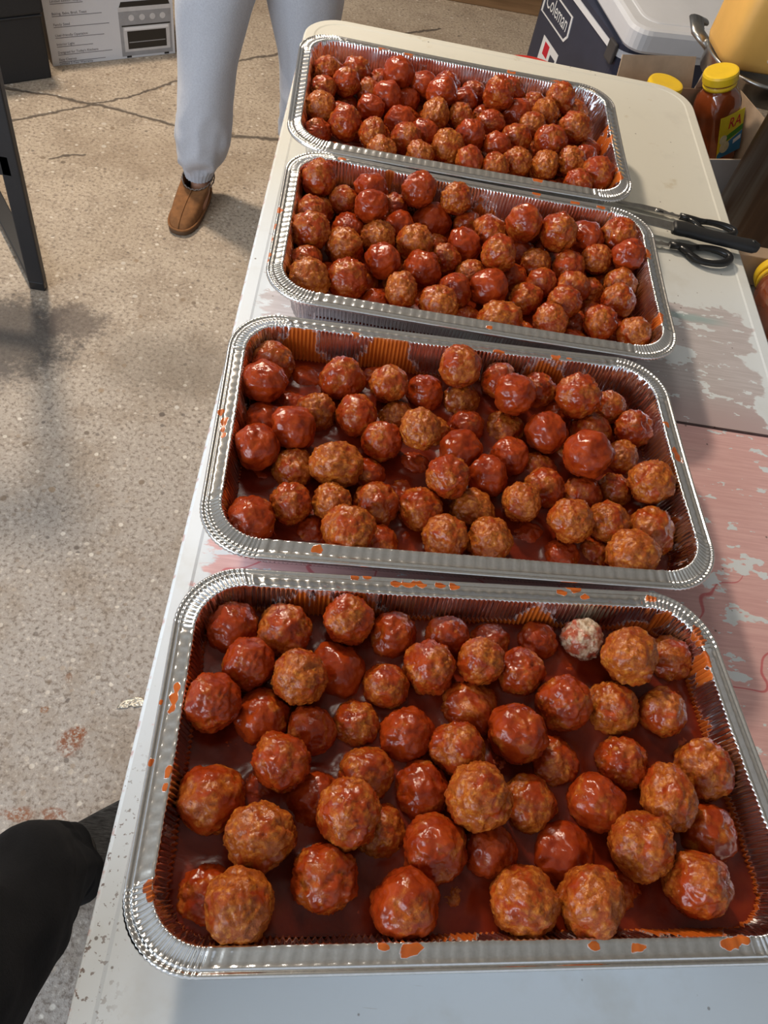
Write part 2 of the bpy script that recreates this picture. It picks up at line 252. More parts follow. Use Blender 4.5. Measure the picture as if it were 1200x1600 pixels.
# ------------------------------------------------------------------ materials
class NT:
    def __init__(s, name):
        s.m = bpy.data.materials.new(name); s.m.use_nodes = True
        s.t = s.m.node_tree; s.n = s.t.nodes; s.b = s.n['Principled BSDF']
    def new(s, ty, **kw):
        nd = s.n.new(ty)
        for k, v in kw.items(): setattr(nd, k, v)
        return nd
    def put(s, sock, v):
        if isinstance(v, bpy.types.NodeSocket): s.t.links.new(v, sock)
        elif v is not None:
            if isinstance(v, (tuple, list)) and len(v) == 3 and sock.type == 'RGBA': v = (*v, 1)
            sock.default_value = v
    def math(s, op, a, b=None, c=None, clamp=False):
        nd = s.new('ShaderNodeMath', operation=op, use_clamp=clamp)
        for i, v in enumerate((a, b, c)):
            if v is not None: s.put(nd.inputs[i], v)
        return nd.outputs[0]
    def vmath(s, op, a, b=None):
        nd = s.new('ShaderNodeVectorMath', operation=op)
        s.put(nd.inputs[0], a)
        if b is not None: s.put(nd.inputs[1], b)
        return nd.outputs['Value'] if op in ('LENGTH', 'DISTANCE', 'DOT_PRODUCT') else nd.outputs[0]
    def coord(s, kind='Object'):
        return s.new('ShaderNodeTexCoord').outputs[kind]
    def sep(s, v):
        nd = s.new('ShaderNodeSeparateXYZ'); s.put(nd.inputs[0], v); return nd.outputs
    def mapping(s, v, scale=(1, 1, 1), loc=(0, 0, 0), rot=(0, 0, 0)):
        nd = s.new('ShaderNodeMapping'); s.put(nd.inputs['Vector'], v)
        nd.inputs['Scale'].default_value = scale; nd.inputs['Location'].default_value = loc; nd.inputs['Rotation'].default_value = rot
        return nd.outputs[0]
    def noise(s, v, scale, detail=3, rough=0.5, dist=0.0):
        nd = s.new('ShaderNodeTexNoise'); s.put(nd.inputs['Vector'], v)
        nd.inputs['Scale'].default_value = scale; nd.inputs['Detail'].default_value = detail
        nd.inputs['Roughness'].default_value = rough; nd.inputs['Distortion'].default_value = dist
        return nd.outputs[0]
    def voro(s, v, scale, feature='F1', out='Distance', rnd=1.0):
        nd = s.new('ShaderNodeTexVoronoi', feature=feature); s.put(nd.inputs['Vector'], v)
        nd.inputs['Scale'].default_value = scale; nd.inputs['Randomness'].default_value = rnd
        return nd.outputs[out]
    def ramp(s, f, stops, interp='LINEAR'):
        nd = s.new('ShaderNodeValToRGB'); s.put(nd.inputs[0], f)
        cr = nd.color_ramp; cr.interpolation = interp
        while len(cr.elements) < len(stops): cr.elements.new(0.5)
        for e, (p, c) in zip(cr.elements, stops):
            e.position = p
            e.color = (*c, 1) if isinstance(c, tuple) else (c, c, c, 1)
        return nd.outputs[0]
    def step(s, f, a, b):
        nd = s.new('ShaderNodeMapRange', interpolation_type='SMOOTHSTEP'); s.put(nd.inputs[0], f)
        s.put(nd.inputs[1], a); s.put(nd.inputs[2], b)
        return nd.outputs[0]
    def mix(s, f, a, b, mode='MIX'):
        nd = s.new('ShaderNodeMix', data_type='RGBA', blend_type=mode)
        s.put(nd.inputs[0], f); s.put(nd.inputs[6], a); s.put(nd.inputs[7], b)
        return nd.outputs[2]
    def mixf(s, f, a, b):
        nd = s.new('ShaderNodeMix', data_type='FLOAT')
        s.put(nd.inputs[0], f); s.put(nd.inputs[2], a); s.put(nd.inputs[3], b)
        return nd.outputs[0]
    def attr(s, name, kind='GEOMETRY', out='Fac'):
        nd = s.new('ShaderNodeAttribute', attribute_type=kind, attribute_name=name)
        return nd.outputs[out]
    def bump(s, h, strength=0.3, dist=0.001, normal=None):
        nd = s.new('ShaderNodeBump'); s.put(nd.inputs['Height'], h)
        s.put(nd.inputs['Strength'], strength); nd.inputs['Distance'].default_value = dist
        if normal is not None: s.put(nd.inputs['Normal'], normal)
        return nd.outputs[0]
    def out(s, color=None, rough=None, metal=None, normal=None, **kw):
        I = s.b.inputs
        s.put(I['Base Color'], color); s.put(I['Roughness'], rough); s.put(I['Metallic'], metal)
        if normal is not None: s.put(I['Normal'], normal)
        for k, v in kw.items(): s.put(I[k.replace('_', ' ')], v)
        return s.m

def plain(name, color, rough=0.5, metal=0.0, vary=0.08, scale=30, bump=0.0, **kw):
    t = NT(name); c = t.coord()
    n = t.noise(c, scale, 4, 0.6)
    dark = tuple(x * (1 - vary) for x in color); lite = tuple(min(1, x * (1 + vary)) for x in color)
    col = t.ramp(n, [(0.3, dark), (0.7, lite)])
    nm = t.bump(n, bump, 0.001) if bump else None
    return t.out(col, rough, metal, nm, **kw)

# concrete floor -------------------------------------------------------
def mat_concrete():
    t = NT('concrete'); c = t.coord()
    xyz = t.sep(c)
    big = t.noise(c, 1.6, 4, 0.55)
    mid = t.noise(c, 9, 5, 0.65)
    fine = t.noise(c, 110, 4, 0.7)
    agg = t.voro(c, 75, 'F1')
    aggc = t.voro(c, 75, 'F1', 'Color')
    agg2 = t.voro(c, 34, 'F1')
    agg2c = t.voro(c, 34, 'F1', 'Color')
    col = t.ramp(big, [(0.25, (0.37, 0.290, 0.215)), (0.5, (0.44, 0.360, 0.275)), (0.8, (0.52, 0.43, 0.335))])
    # cool daylight painted in: floor colour turns greyer towards the near end
    col = t.mix(t.step(xyz[1], 1.45, 0.2), col, (0.39, 0.345, 0.305))
    col = t.mix(t.math('MULTIPLY', t.step(mid, 0.44, 0.68), 0.6), col, (0.29, 0.225, 0.165))
    col = t.mix(t.math('MULTIPLY', t.step(fine, 0.50, 0.64), 0.75), col, (0.17, 0.13, 0.10))
    col = t.mix(t.math('MULTIPLY', t.step(fine, 0.45, 0.30), 0.5), col, (0.74, 0.66, 0.57))
    rnd = t.sep(aggc)[0]
    peb = t.math('MULTIPLY', t.step(agg, 0.42, 0.28), t.step(rnd, 0.80, 0.84))
    col = t.mix(t.math('MULTIPLY', peb, 0.7), col, t.ramp(t.sep(aggc)[1], [(0.0, (0.10, 0.08, 0.07)), (0.5, (0.36, 0.28, 0.21)), (1.0, (0.78, 0.72, 0.63))]))
    rnd2 = t.sep(agg2c)[0]
    peb2 = t.math('MULTIPLY', t.step(agg2, 0.30, 0.18), t.step(rnd2, 0.90, 0.92))
    col = t.mix(t.math('MULTIPLY', peb2, 0.8), col, t.ramp(t.sep(agg2c)[1], [(0.0, (0.07, 0.055, 0.05)), (0.6, (0.30, 0.21, 0.13)), (1.0, (0.66, 0.62, 0.56))]))
    # painted cast shadow, darker patches and red-brown stains: (x, y, rx, ry, colour, strength)
    wob = t.math('ADD', t.math('MULTIPLY', t.noise(c, 14, 3, 0.6), 0.5), t.math('MULTIPLY', t.noise(c, 85, 4, 0.7), 0.5))
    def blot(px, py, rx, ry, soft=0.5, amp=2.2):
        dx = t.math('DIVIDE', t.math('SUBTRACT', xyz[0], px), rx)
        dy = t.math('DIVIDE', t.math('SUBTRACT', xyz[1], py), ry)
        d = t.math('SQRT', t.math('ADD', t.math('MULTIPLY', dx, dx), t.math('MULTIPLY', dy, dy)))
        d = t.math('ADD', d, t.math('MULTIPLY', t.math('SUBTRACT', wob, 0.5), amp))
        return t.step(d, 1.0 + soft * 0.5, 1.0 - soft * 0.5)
    for (px, py, rx, ry, cc, s_, so) in [
            (-0.66, 0.93, 0.17, 0.13, (0.07, 0.06, 0.055), 0.85, 0.7), (-0.50, 1.02, 0.07, 0.06, (0.09, 0.07, 0.06), 0.75, 0.6),  # cast shadow of the left metal frame, painted dark
            (-0.74, 0.80, 0.12, 0.10, (0.13, 0.11, 0.10), 0.6, 0.8), (-0.24, 0.93, 0.14, 0.10, (0.16, 0.13, 0.10), 0.5, 1.1),  # first blot belongs to the frame's painted shadow, second is a darker patch
            (-0.10, 1.30, 0.10, 0.09, (0.2, 0.16, 0.12), 0.3, 1.0), (-0.45, 1.75, 0.25, 0.10, (0.25, 0.18, 0.12), 0.35, 1.2),
            (0.25, 2.75, 0.3, 0.16, (0.24, 0.18, 0.12), 0.35, 1.2),
            (-0.232, -0.005, 0.022, 0.022, (0.22, 0.065, 0.02), 0.85, 0.7), (-0.222, 0.012, 0.014, 0.012, (0.24, 0.07, 0.02), 0.85, 0.7),
            (-0.29, 0.045, 0.008, 0.007, (0.26, 0.10, 0.03), 0.8, 0.6), (-0.265, 0.11, 0.006, 0.009, (0.2, 0.08, 0.03), 0.6, 0.6),
            (-0.28, -0.135, 0.028, 0.012, (0.26, 0.085, 0.03), 0.8, 0.8), (-0.225, -0.13, 0.02, 0.009, (0.24, 0.08, 0.03), 0.8, 0.8)]:
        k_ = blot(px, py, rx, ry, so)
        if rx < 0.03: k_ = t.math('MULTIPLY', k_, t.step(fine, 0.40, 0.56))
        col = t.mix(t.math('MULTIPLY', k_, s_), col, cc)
    # hairline cracks: polylines in floor coordinates
    wx = t.math('MULTIPLY', t.math('SUBTRACT', t.noise(c, 6, 4, 0.7), 0.5), 0.07)
    wy = t.math('MULTIPLY', t.math('SUBTRACT', t.noise(t.mapping(c, loc=(5, 3, 1)), 6, 4, 0.7), 0.5), 0.07)
    X = t.math('ADD', xyz[0], wx); Y = t.math('ADD', xyz[1], wy)
    crack = None
    for (x0, y0, x1, y1, w) in [(-1.6, 1.93, -0.85, 1.985, .006), (-0.85, 1.985, -0.32, 1.93, .006), (-0.32, 1.93, 0.6, 2.12, .007), (-1.0, 1.72, -0.62, 2.05, .005),
                                (-0.62, 2.05, -0.30, 2.42, .005), (-0.30, 2.42, 0.4, 2.95, .006), (-0.75, 1.66, -0.66, 1.71, .004), (-0.05, 2.5, 0.3, 2.72, .005)]:
        L2 = (x1 - x0) ** 2 + (y1 - y0) ** 2
        ax = t.math('SUBTRACT', X, x0); ay = t.math('SUBTRACT', Y, y0)
        h = t.math('DIVIDE', t.math('ADD', t.math('MULTIPLY', ax, x1 - x0), t.math('MULTIPLY', ay, y1 - y0)), L2, clamp=True)
        ex = t.math('SUBTRACT', ax, t.math('MULTIPLY', h, x1 - x0)); ey = t.math('SUBTRACT', ay, t.math('MULTIPLY', h, y1 - y0))
        d = t.math('SQRT', t.math('ADD', t.math('MULTIPLY', ex, ex), t.math('MULTIPLY', ey, ey)))
        k = t.step(d, w * 1.6, w * 0.4)
        crack = k if crack is None else t.math('MAXIMUM', crack, k)
    col = t.mix(t.math('MULTIPLY', crack, 0.85), col, (0.06, 0.045, 0.035))
    h = t.math('ADD', t.math('MULTIPLY', fine, 0.9), t.math('MULTIPLY', agg, 0.5))
    h = t.math('SUBTRACT', h, t.math('MULTIPLY', crack, 2.0))
    return t.out(col, t.mixf(mid, 0.6, 0.95), 0.0, t.bump(h, 0.55, 0.003))

# worn, painted tabletop -----------------------------------------------
def mat_tabletop():
    t = NT('worn_painted_tabletop'); c = t.coord(); xyz = t.sep(c)
    x, y = xyz[0], xyz[1]
    n1 = t.noise(c, 9, 5, 0.65); n2 = t.noise(t.mapping(c, scale=(1, 3.0, 1)), 22, 5, 0.65)
    chip = t.noise(t.mapping(c, scale=(0.8, 1.5, 1), loc=(3, 1, 0)), 11, 5, 0.6)
    streak = t.noise(t.mapping(c, scale=(2, 45, 1)), 6, 4, 0.7)
    white = t.mix(t.step(y, 0.45, 0.75), (0.70, 0.75, 0.79), (0.66, 0.64, 0.56))  # cool daylight tint painted into the near white, cream farther off
    white = t.mix(t.math('MULTIPLY', t.step(n1, 0.52, 0.75), 0.35), white, (0.52, 0.50, 0.44))
    lav = t.mix(t.step(streak, 0.35, 0.7), (0.47, 0.43, 0.44), (0.57, 0.53, 0.545))
    lav = t.mix(t.step(y, 0.36, 0.28), lav, (0.47, 0.365, 0.375))
    pink = t.mix(t.step(streak, 0.35, 0.7), (0.66, 0.385, 0.38), (0.76, 0.49, 0.475))
    teal = t.math('MULTIPLY', t.math('MULTIPLY', t.step(x, 0.57, 0.63), t.step(x, 0.72, 0.66)), t.step(t.math('ABSOLUTE', t.math('SUBTRACT', t.math('ADD', y, t.math('MULTIPLY', n2, 0.02)), 0.497)), 0.014, 0.003))
    lav = t.mix(t.math('MULTIPLY', teal, 0.55), lav, (0.22, 0.42, 0.43))
    paint = t.mix(t.step(y, 0.271, 0.269), lav, pink)
    edge = t.math('ADD', y, t.math('MULTIPLY', t.math('SUBTRACT', n1, 0.5), 0.10))
    m = t.math('MULTIPLY', t.step(edge, 0.522, 0.518), t.step(edge, -0.305, -0.295))
    xr = t.math('ADD', x, t.math('MULTIPLY', t.math('SUBTRACT', chip, 0.5), 0.16))
    xlim = t.mixf(t.step(y, 0.26, 0.28), 0.80, 0.722)
    m = t.math('MULTIPLY', m, t.step(t.math('SUBTRACT', xr, xlim), 0.004, -0.004))
    m = t.math('MULTIPLY', m, t.step(t.math('ADD', x, t.math('MULTIPLY', t.math('SUBTRACT', n2, 0.5), 0.09)), 0.028, 0.036))
    m = t.math('MULTIPLY', m, t.step(chip, 0.605, 0.592))
    big = t.noise(t.mapping(c, scale=(1.0, 2.2, 1), rot=(0, 0, 0.5)), 26, 4, 0.6)
    m = t.math('MULTIPLY', m, t.step(big, 0.632, 0.62))
    col = t.mix(m, white, paint)
    red = t.math('MULTIPLY', t.step(t.math('ABSOLUTE', t.math('SUBTRACT', t.noise(t.mapping(c, loc=(1, 7, 0)), 7, 2, 0.5), 0.5)), 0.006, 0.002), t.math('MULTIPLY', t.step(y, 0.08, 0.03), m))
    col = t.mix(t.math('MULTIPLY', red, 0.7), col, (0.55, 0.06, 0.08))
    # dark flecks and scratches
    sp = t.voro(c, 120, 'F1'); spc = t.sep(t.voro(c, 120, 'F1', 'Color'))[0]
    fleck = t.math('MULTIPLY', t.step(sp, 0.22, 0.12), t.step(spc, 0.955, 0.965))
    col = t.mix(t.math('MULTIPLY', fleck, 0.8), col, (0.12, 0.09, 0.07))
    dn = t.noise(t.mapping(c, loc=(9, 2, 0)), 170, 3, 0.6)
    nearl = t.math('MULTIPLY', t.step(x, 0.045, 0.0), t.step(y, -0.20, -0.30))
    dirt = t.math('MULTIPLY', t.step(t.math('ADD', dn, t.math('MULTIPLY', n1, 0.25)), 0.72, 0.76), nearl)
    col = t.mix(t.math('MULTIPLY', dirt, 0.85), col, (0.13, 0.07, 0.045))
    er = t.math('MULTIPLY', t.step(x, 0.004, 0.001), t.step(n2, 0.5, 0.62))
    col = t.mix(t.math('MULTIPLY', er, 0.7), col, (0.50, 0.22, 0.18))
    sc = t.noise(t.mapping(c, scale=(3, 60, 1), rot=(0, 0, 0.3)), 5, 3, 0.6)
    col = t.mix(t.math('MULTIPLY', t.step(sc, 0.70, 0.74), 0.35), col, (0.33, 0.28, 0.22))
    st = t.math('MULTIPLY', t.step(t.noise(t.mapping(c, loc=(4, 4, 0)), 16, 4, 0.6), 0.62, 0.72), t.step(y, 0.6, 0.75))
    col = t.mix(t.math('MULTIPLY', st, 0.4), col, (0.40, 0.30, 0.15))
    h = t.math('ADD', t.math('MULTIPLY', streak, 0.25), t.math('MULTIPLY', m, -0.5))
    return t.out(col, t.mixf(m, 0.33, 0.42), 0.0, t.bump(h, 0.25, 0.0008))

def mat_foil():
    t = NT('aluminium_foil'); c = t.coord()
    sm = t.attr('smear')
    n = t.noise(c, 260, 4, 0.65)
    blob = t.noise(c, 70, 4, 0.6)
    mask = t.step(t.math('ADD', sm, t.math('MULTIPLY', t.math('SUBTRACT', blob, 0.5), 0.7)), 0.44, 0.56)
    mask = t.math('MULTIPLY', mask, t.math('SUBTRACT', 1.0, t.new('ShaderNodeNewGeometry').outputs['Backfacing']))
    metal = t.mix(t.step(n, 0.4, 0.62), (0.86, 0.86, 0.87), (0.80, 0.80, 0.80))
    sauce = t.mix(t.noise(c, 40, 3, 0.6), (0.36, 0.055, 0.008), (0.62, 0.155, 0.018))
    col = t.mix(mask, metal, sauce)
    wr = t.noise(t.mapping(c, scale=(1, 1, 0.35)), 55, 3, 0.6, 0.6)
    h = t.math('ADD', t.math('MULTIPLY', n, 0.2), t.math('MULTIPLY', wr, 0.9))
    h = t.math('ADD', h, t.math('MULTIPLY', mask, 0.8))
    return t.out(col, t.mixf(mask, 0.17, 0.30), t.mixf(mask, 1.0, 0.0), t.bump(h, 0.35, 0.0012))

SAUCE = (0.17, 0.016, 0.0035)
def mat_sauce():
    t = NT('tomato_sauce'); c = t.coord()
    n = t.noise(c, 28, 4, 0.6, 0.4); f = t.noise(c, 300, 3, 0.6)
    col = t.ramp(n, [(0.3, (0.09, 0.008, 0.003)), (0.55, SAUCE), (0.8, (0.22, 0.028, 0.005))])
    h = t.math('ADD', t.math('MULTIPLY', n, 1.0), t.math('MULTIPLY', f, 0.10))
    return t.out(col, 0.24, 0.0, t.bump(h, 0.35, 0.002), Specular_IOR_Level=0.3)

def mat_meatball():
    t = NT('glazed_meatball'); c = t.coord()
    red = t.attr('glaze', 'OBJECT')
    rnd = t.new('ShaderNodeObjectInfo').outputs['Random']
    off = t.new('ShaderNodeCombineXYZ'); t.put(off.inputs[0], t.math('MULTIPLY', rnd, 31.0)); t.put(off.inputs[1], t.math('MULTIPLY', rnd, 17.0))
    p = t.vmath('ADD', c, off.outputs[0])
    crumb = t.noise(p, 240, 4, 0.65)
    lump = t.voro(p, 170, 'F1')
    soft = t.noise(p, 62, 4, 0.6, 0.5)
    meat = t.ramp(crumb, [(0.30, (0.10, 0.018, 0.003)), (0.48, (0.34, 0.080, 0.009)), (0.72, (0.62, 0.25, 0.035))])
    meat = t.mix(t.math('MULTIPLY', t.step(lump, 0.45, 0.7), 0.7), meat, (0.26, 0.055, 0.010))
    meat = t.mix(t.step(red, 0.08, 0.02), meat, t.ramp(crumb, [(0.3, (0.30, 0.21, 0.12)), (0.7, (0.66, 0.57, 0.42))]))
    glaze = t.ramp(t.noise(p, 90, 3, 0.5), [(0.3, (0.20, 0.012, 0.002)), (0.7, (0.37, 0.044, 0.006))])
    lo = t.math('SUBTRACT', 0.735, t.math('MULTIPLY', red, 0.58))
    lo = t.math('SUBTRACT', lo, t.math('MULTIPLY', t.step(red, 0.08, 0.02), 0.22))
    mask = t.step(soft, t.math('SUBTRACT', lo, 0.09), t.math('ADD', lo, 0.09))
    # the undersides sit in sauce and stay fully coated
    mask = t.math('MAXIMUM', mask, t.step(t.sep(t.new('ShaderNodeNewGeometry').outputs['Normal'])[2], 0.0, -0.5))
    tint = t.mix(t.math('ADD', 0.16, t.math('MULTIPLY', red, 0.30)), meat, (0.45, 0.085, 0.010))
    col = t.mix(t.math('MULTIPLY', mask, 0.90), tint, glaze)
    h = t.math('ADD', t.math('MULTIPLY', crumb, 0.8), t.math('MULTIPLY', lump, 0.7))
    bm_ = t.bump(h, t.mixf(mask, 0.75, 0.35), 0.0018)
    return t.out(col, t.mixf(mask, 0.26, 0.17), 0.0, bm_, Specular_IOR_Level=0.38)

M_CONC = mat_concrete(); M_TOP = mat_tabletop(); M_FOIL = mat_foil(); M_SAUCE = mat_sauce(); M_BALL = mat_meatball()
M_BLACKPL = plain('black_plastic', (0.012, 0.012, 0.013), 0.28, bump=0.05, scale=200)
M_BLACKMAT = plain('matte_black_plastic', (0.014, 0.014, 0.015), 0.5, bump=0.1, scale=300)
M_STEEL = plain('brushed_steel', (0.55, 0.54, 0.52), 0.28, 1.0, 0.12, 60, 0.08)
M_BLADE = plain('blade_steel', (0.50, 0.49, 0.47), 0.3, 1.0, 0.15, 80)
M_DARKMETAL = plain('black_powder_coat', (0.016, 0.016, 0.018), 0.45, bump=0.1, scale=150)
M_LEGMETAL = plain('grey_table_leg', (0.30, 0.30, 0.30), 0.4, 0.3)
M_BLACKFAB = plain('black_box_fabric', (0.017, 0.015, 0.014), 0.85, bump=0.3, scale=180)
M_CARTON = plain('carton_white_print', (0.60, 0.60, 0.62), 0.55, vary=0.03, scale=8)
M_KRAFT = plain('kraft_cardboard', (0.40, 0.29, 0.20), 0.8, vary=0.12, scale=25, bump=0.1)
M_WOOD = None
M_NAVY = plain('navy_plastic', (0.032, 0.036, 0.062), 0.42, vary=0.1, scale=20)
M_CHARC = plain('charcoal_plastic', (0.055, 0.05, 0.05), 0.5, vary=0.1, scale=20)
M_WHITEPL = plain('white_plastic', (0.62, 0.63, 0.66), 0.4, vary=0.05, scale=6)
M_WHITEPR = plain('white_print', (0.75, 0.75, 0.76), 0.5, vary=0.01)
M_GREYPR = plain('grey_print', (0.16, 0.15, 0.16), 0.6)
M_DARKPR = plain('dark_print', (0.012, 0.012, 0.012), 0.3)
M_SILVPR = plain('silver_print', (0.30, 0.30, 0.31), 0.45, vary=0.1)
M_SILVPR2 = plain('light_silver_print', (0.55, 0.54, 0.54), 0.45)
M_RED = plain('red_plastic', (0.60, 0.035, 0.02), 0.4)
M_REDPR = plain('red_print', (0.55, 0.01, 0.03), 0.5)
M_YELLOW = plain('yellow_plastic_lid', (0.80, 0.52, 0.02), 0.35, vary=0.05)
M_YELPR = plain('yellow_print', (0.75, 0.58, 0.02), 0.5)
M_GREENPR = plain('green_print', (0.06, 0.25, 0.03), 0.5)
M_BLUEPR = plain('blue_print', (0.03, 0.20, 0.42), 0.5)
M_CREAMPR = plain('cream_print', (0.66, 0.60, 0.38), 0.5, vary=0.15, scale=80)
M_JARSAUCE = plain('sauce_behind_glass', (0.22, 0.045, 0.012), 0.08, vary=0.25, scale=25, Coat_Weight=1.0)
M_MUSTARD = plain('mustard_jug_plastic', (0.72, 0.40, 0.10), 0.42, vary=0.08, scale=8)
M_SKIN = plain('skin', (0.42, 0.20, 0.12), 0.5, vary=0.05)
M_SUEDE = plain('brown_suede', (0.21, 0.088, 0.028), 0.9, vary=0.25, scale=60, bump=0.2)
M_SOLE = plain('brown_rubber_sole', (0.11, 0.055, 0.025), 0.7)
M_FLEECELINE = plain('dark_lining', (0.035, 0.025, 0.02), 0.95, bump=0.4, scale=200)
M_SCRAP = plain('crumpled_foil_lid_scrap', (0.62, 0.58, 0.50), 0.35, 0.6, 0.1, 300, 0.9)
M_SOLEW = plain('white_rubber_sole', (0.55, 0.55, 0.55), 0.6)

def mat_fleece(name, a, b, s=260, sheen=0.15):
    t = NT(name); c = t.coord()
    n = t.noise(c, s, 4, 0.7); w = t.noise(c, 8, 3, 0.5)
    col = t.ramp(n, [(0.3, a), (0.7, b)])
    return t.out(col, 0.95, 0.0, t.bump(t.math('ADD', n, t.math('MULTIPLY', w, 2)), 0.4, 0.002), Sheen_Weight=sheen)
M_FLEECE = mat_fleece('grey_fleece', (0.44, 0.45, 0.50), (0.54, 0.56, 0.61))
M_TROUSER = mat_fleece('black_trouser_cloth', (0.004, 0.005, 0.007), (0.007, 0.008, 0.011), sheen=0.0)
M_TROUSER.node_tree.nodes['Principled BSDF'].inputs['Specular IOR Level'].default_value = 0.2
def mat_knit():
    t = NT('charcoal_knit'); c = t.coord()
    w = t.noise(t.mapping(c, scale=(1, 1, 7)), 40, 4, 0.7); w2 = t.noise(t.mapping(c, scale=(60, 500, 200), rot=(0, 0, 0.4)), 1.0, 3, 0.6)
    col = t.ramp(t.math('ADD', t.math('MULTIPLY', w, 0.4), t.math('MULTIPLY', w2, 0.6)), [(0.4, (0.008, 0.008, 0.009)), (0.6, (0.05, 0.052, 0.055))])
    return t.out(col, 0.9, 0.0, t.bump(w2, 0.6, 0.002))
M_KNIT = mat_knit()
def mat_wood():
    t = NT('brown_plank'); c = t.coord()
    n = t.noise(t.mapping(c, scale=(1, 14, 14)), 3, 4, 0.6)
    return t.out(t.ramp(n, [(0.3, (0.16, 0.085, 0.035)), (0.7, (0.31, 0.18, 0.085))]), 0.7, 0.0, t.bump(n, 0.3, 0.002))
M_WOOD = mat_wood()

# ------------------------------------------------------------------ room
FZ = -0.737
bm = bmesh.new()
bmesh.ops.create_grid(bm, x_segments=1, y_segments=1, size=1)
for v in bm.verts: v.co = Vector((v.co.x * 3.6 + 0.2, v.co.y * 3.4 + 0.9, FZ))
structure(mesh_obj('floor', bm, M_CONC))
M_WALL = plain('painted_block_wall', (0.45, 0.44, 0.42), 0.8, vary=0.08, scale=4, bump=0.15)
bm = bmesh.new(); box(bm, -3.4, 3.8, 4.3, 4.4, FZ, 1.9); structure(mesh_obj('wall_back', bm, M_WALL))
bm = bmesh.new(); box(bm, 3.8, 3.9, -2.5, 4.4, FZ, 1.9); structure(mesh_obj('wall_right', bm, M_WALL))
M_CEIL = plain('ceiling_boards', (0.52, 0.49, 0.43), 0.9, vary=0.1, scale=3)
bm = bmesh.new(); box(bm, -3.4, 3.9, -2.5, 4.4, 1.9, 1.95); structure(mesh_obj('ceiling', bm, M_CEIL))

# ------------------------------------------------------------------ folding table
TW, TY0, TY1, SEAM = 0.763, -0.645, 1.185, 0.270
tb = thing('folding_table', 'long white folding table with worn pink and lavender paint, holding four foil trays', 'table', (0.38, 0.27, FZ))
def table_half(y0, y1, far):
    r = 0.075
    def ring(ins, z, rr):
        pts = []
        hx = TW / 2 - ins
        ya, yb = (y0 + 0.0, y1 - ins) if far else (y0 + ins, y1)
        n = 10
        def arc(cx, cy, a0):
            for k in range(n + 1):
                a = R(a0 + 90 * k / n); pts.append((cx + rr * math.cos(a), cy + rr * math.sin(a), z))
        if far:
            pts.append((TW / 2 - hx, ya, z)); pts.append((TW / 2 + hx, ya, z))
            arc(TW / 2 + hx - rr, yb - rr, 0); arc(TW / 2 - hx + rr, yb - rr, 90)
        else:
            arc(TW / 2 - hx + rr, ya + rr, 180); arc(TW / 2 + hx - rr, ya + rr, 270)
            pts.append((TW / 2 + hx, yb, z)); pts.append((TW / 2 - hx, yb, z))
        return pts
    bm = bmesh.new()
    loft(bm, [ring(0.004, -0.042, r - .004), ring(0.0, -0.038, r), ring(0.0, -0.006, r), ring(0.0012, -0.0022, r - .0012), ring(0.004, -0.0002, r - .004),
              ring(0.0185, 0.0, r - 0.018), ring(0.0215, -0.0010, r - 0.021), ring(0.03, -0.0012, r - 0.029)])
    return bm
for far, a, b in ((True, SEAM + 0.0015, TY1), (False, TY0, SEAM - 0.0015)):
    o = mesh_obj('tabletop_half', table_half(a, b, far), M_TOP, None)
    for p in o.data.polygons: p.use_smooth = False
    o.parent = tb; o.matrix_parent_inverse = Matrix.Translation((-0.38, -0.27, -FZ))
    o['label'] = 'far half of the tabletop' if far else 'near half of the tabletop'
T0 = Matrix.Translation((-0.38, -0.27, -FZ))
for yy in (0.95, -0.42):
    for xx in (0.09, 0.67):
        bm = bmesh.new(); tube(bm, [(xx, yy, FZ + 0.012), (xx, yy, -0.045)], 0.0125, 12)
        o = mesh_obj('leg', bm, M_LEGMETAL, tb, True); o.matrix_parent_inverse = T0
        bm = bmesh.new(); lathe(bm, [(0.014, 0), (0.016, 0.003), (0.016, 0.022), (0.013, 0.026)], 12, Matrix.Translation((xx, yy, FZ)))
        o = mesh_obj('foot_cap', bm, M_BLACKPL, tb, True); o.matrix_parent_inverse = T0
    bm = bmesh.new(); tube(bm, [(0.09, yy, -0.30), (0.67, yy, -0.30)], 0.010, 10)
    o = mesh_obj('crossbar', bm, M_LEGMETAL, tb, True); o.matrix_parent_inverse = T0

# ------------------------------------------------------------------ foil trays
CORNERS = {
 0: [(0.0230, 0.6075), (0.5441, 0.6145), (0.5430, 0.9498), (0.0086, 0.9455)],
 1: [(0.0363, 0.2890), (0.5614, 0.2900), (0.5615, 0.6020), (0.0308, 0.6065)],
 2: [(0.0247, -0.0690), (0.5531, -0.0350), (0.5298, 0.2880), (0.0099, 0.2599)],
 3: [(0.0337, -0.4073), (0.5800, -0.3581), (0.5214, -0.0400), (0.0202, -0.0815)]}
SAUCE_Z = {0: 0.026, 1: 0.032, 2: 0.041, 3: 0.048}
TL, TWD, TH = 0.527, 0.327, 0.083
def warp(t, u, v):
    c = CORNERS[t]; s = u / TL + 0.5; q = v / TWD + 0.5
    x = (1 - s) * (1 - q) * c[0][0] + s * (1 - q) * c[1][0] + s * q * c[2][0] + (1 - s) * q * c[3][0]
    y = (1 - s) * (1 - q) * c[0][1] + s * (1 - q) * c[1][1] + s * q * c[2][1] + (1 - s) * q * c[3][1]
    return x, y
def wall_inset(z):
    return 0.0208 + (0.0800 - z) / 0.0740 * 0.0180
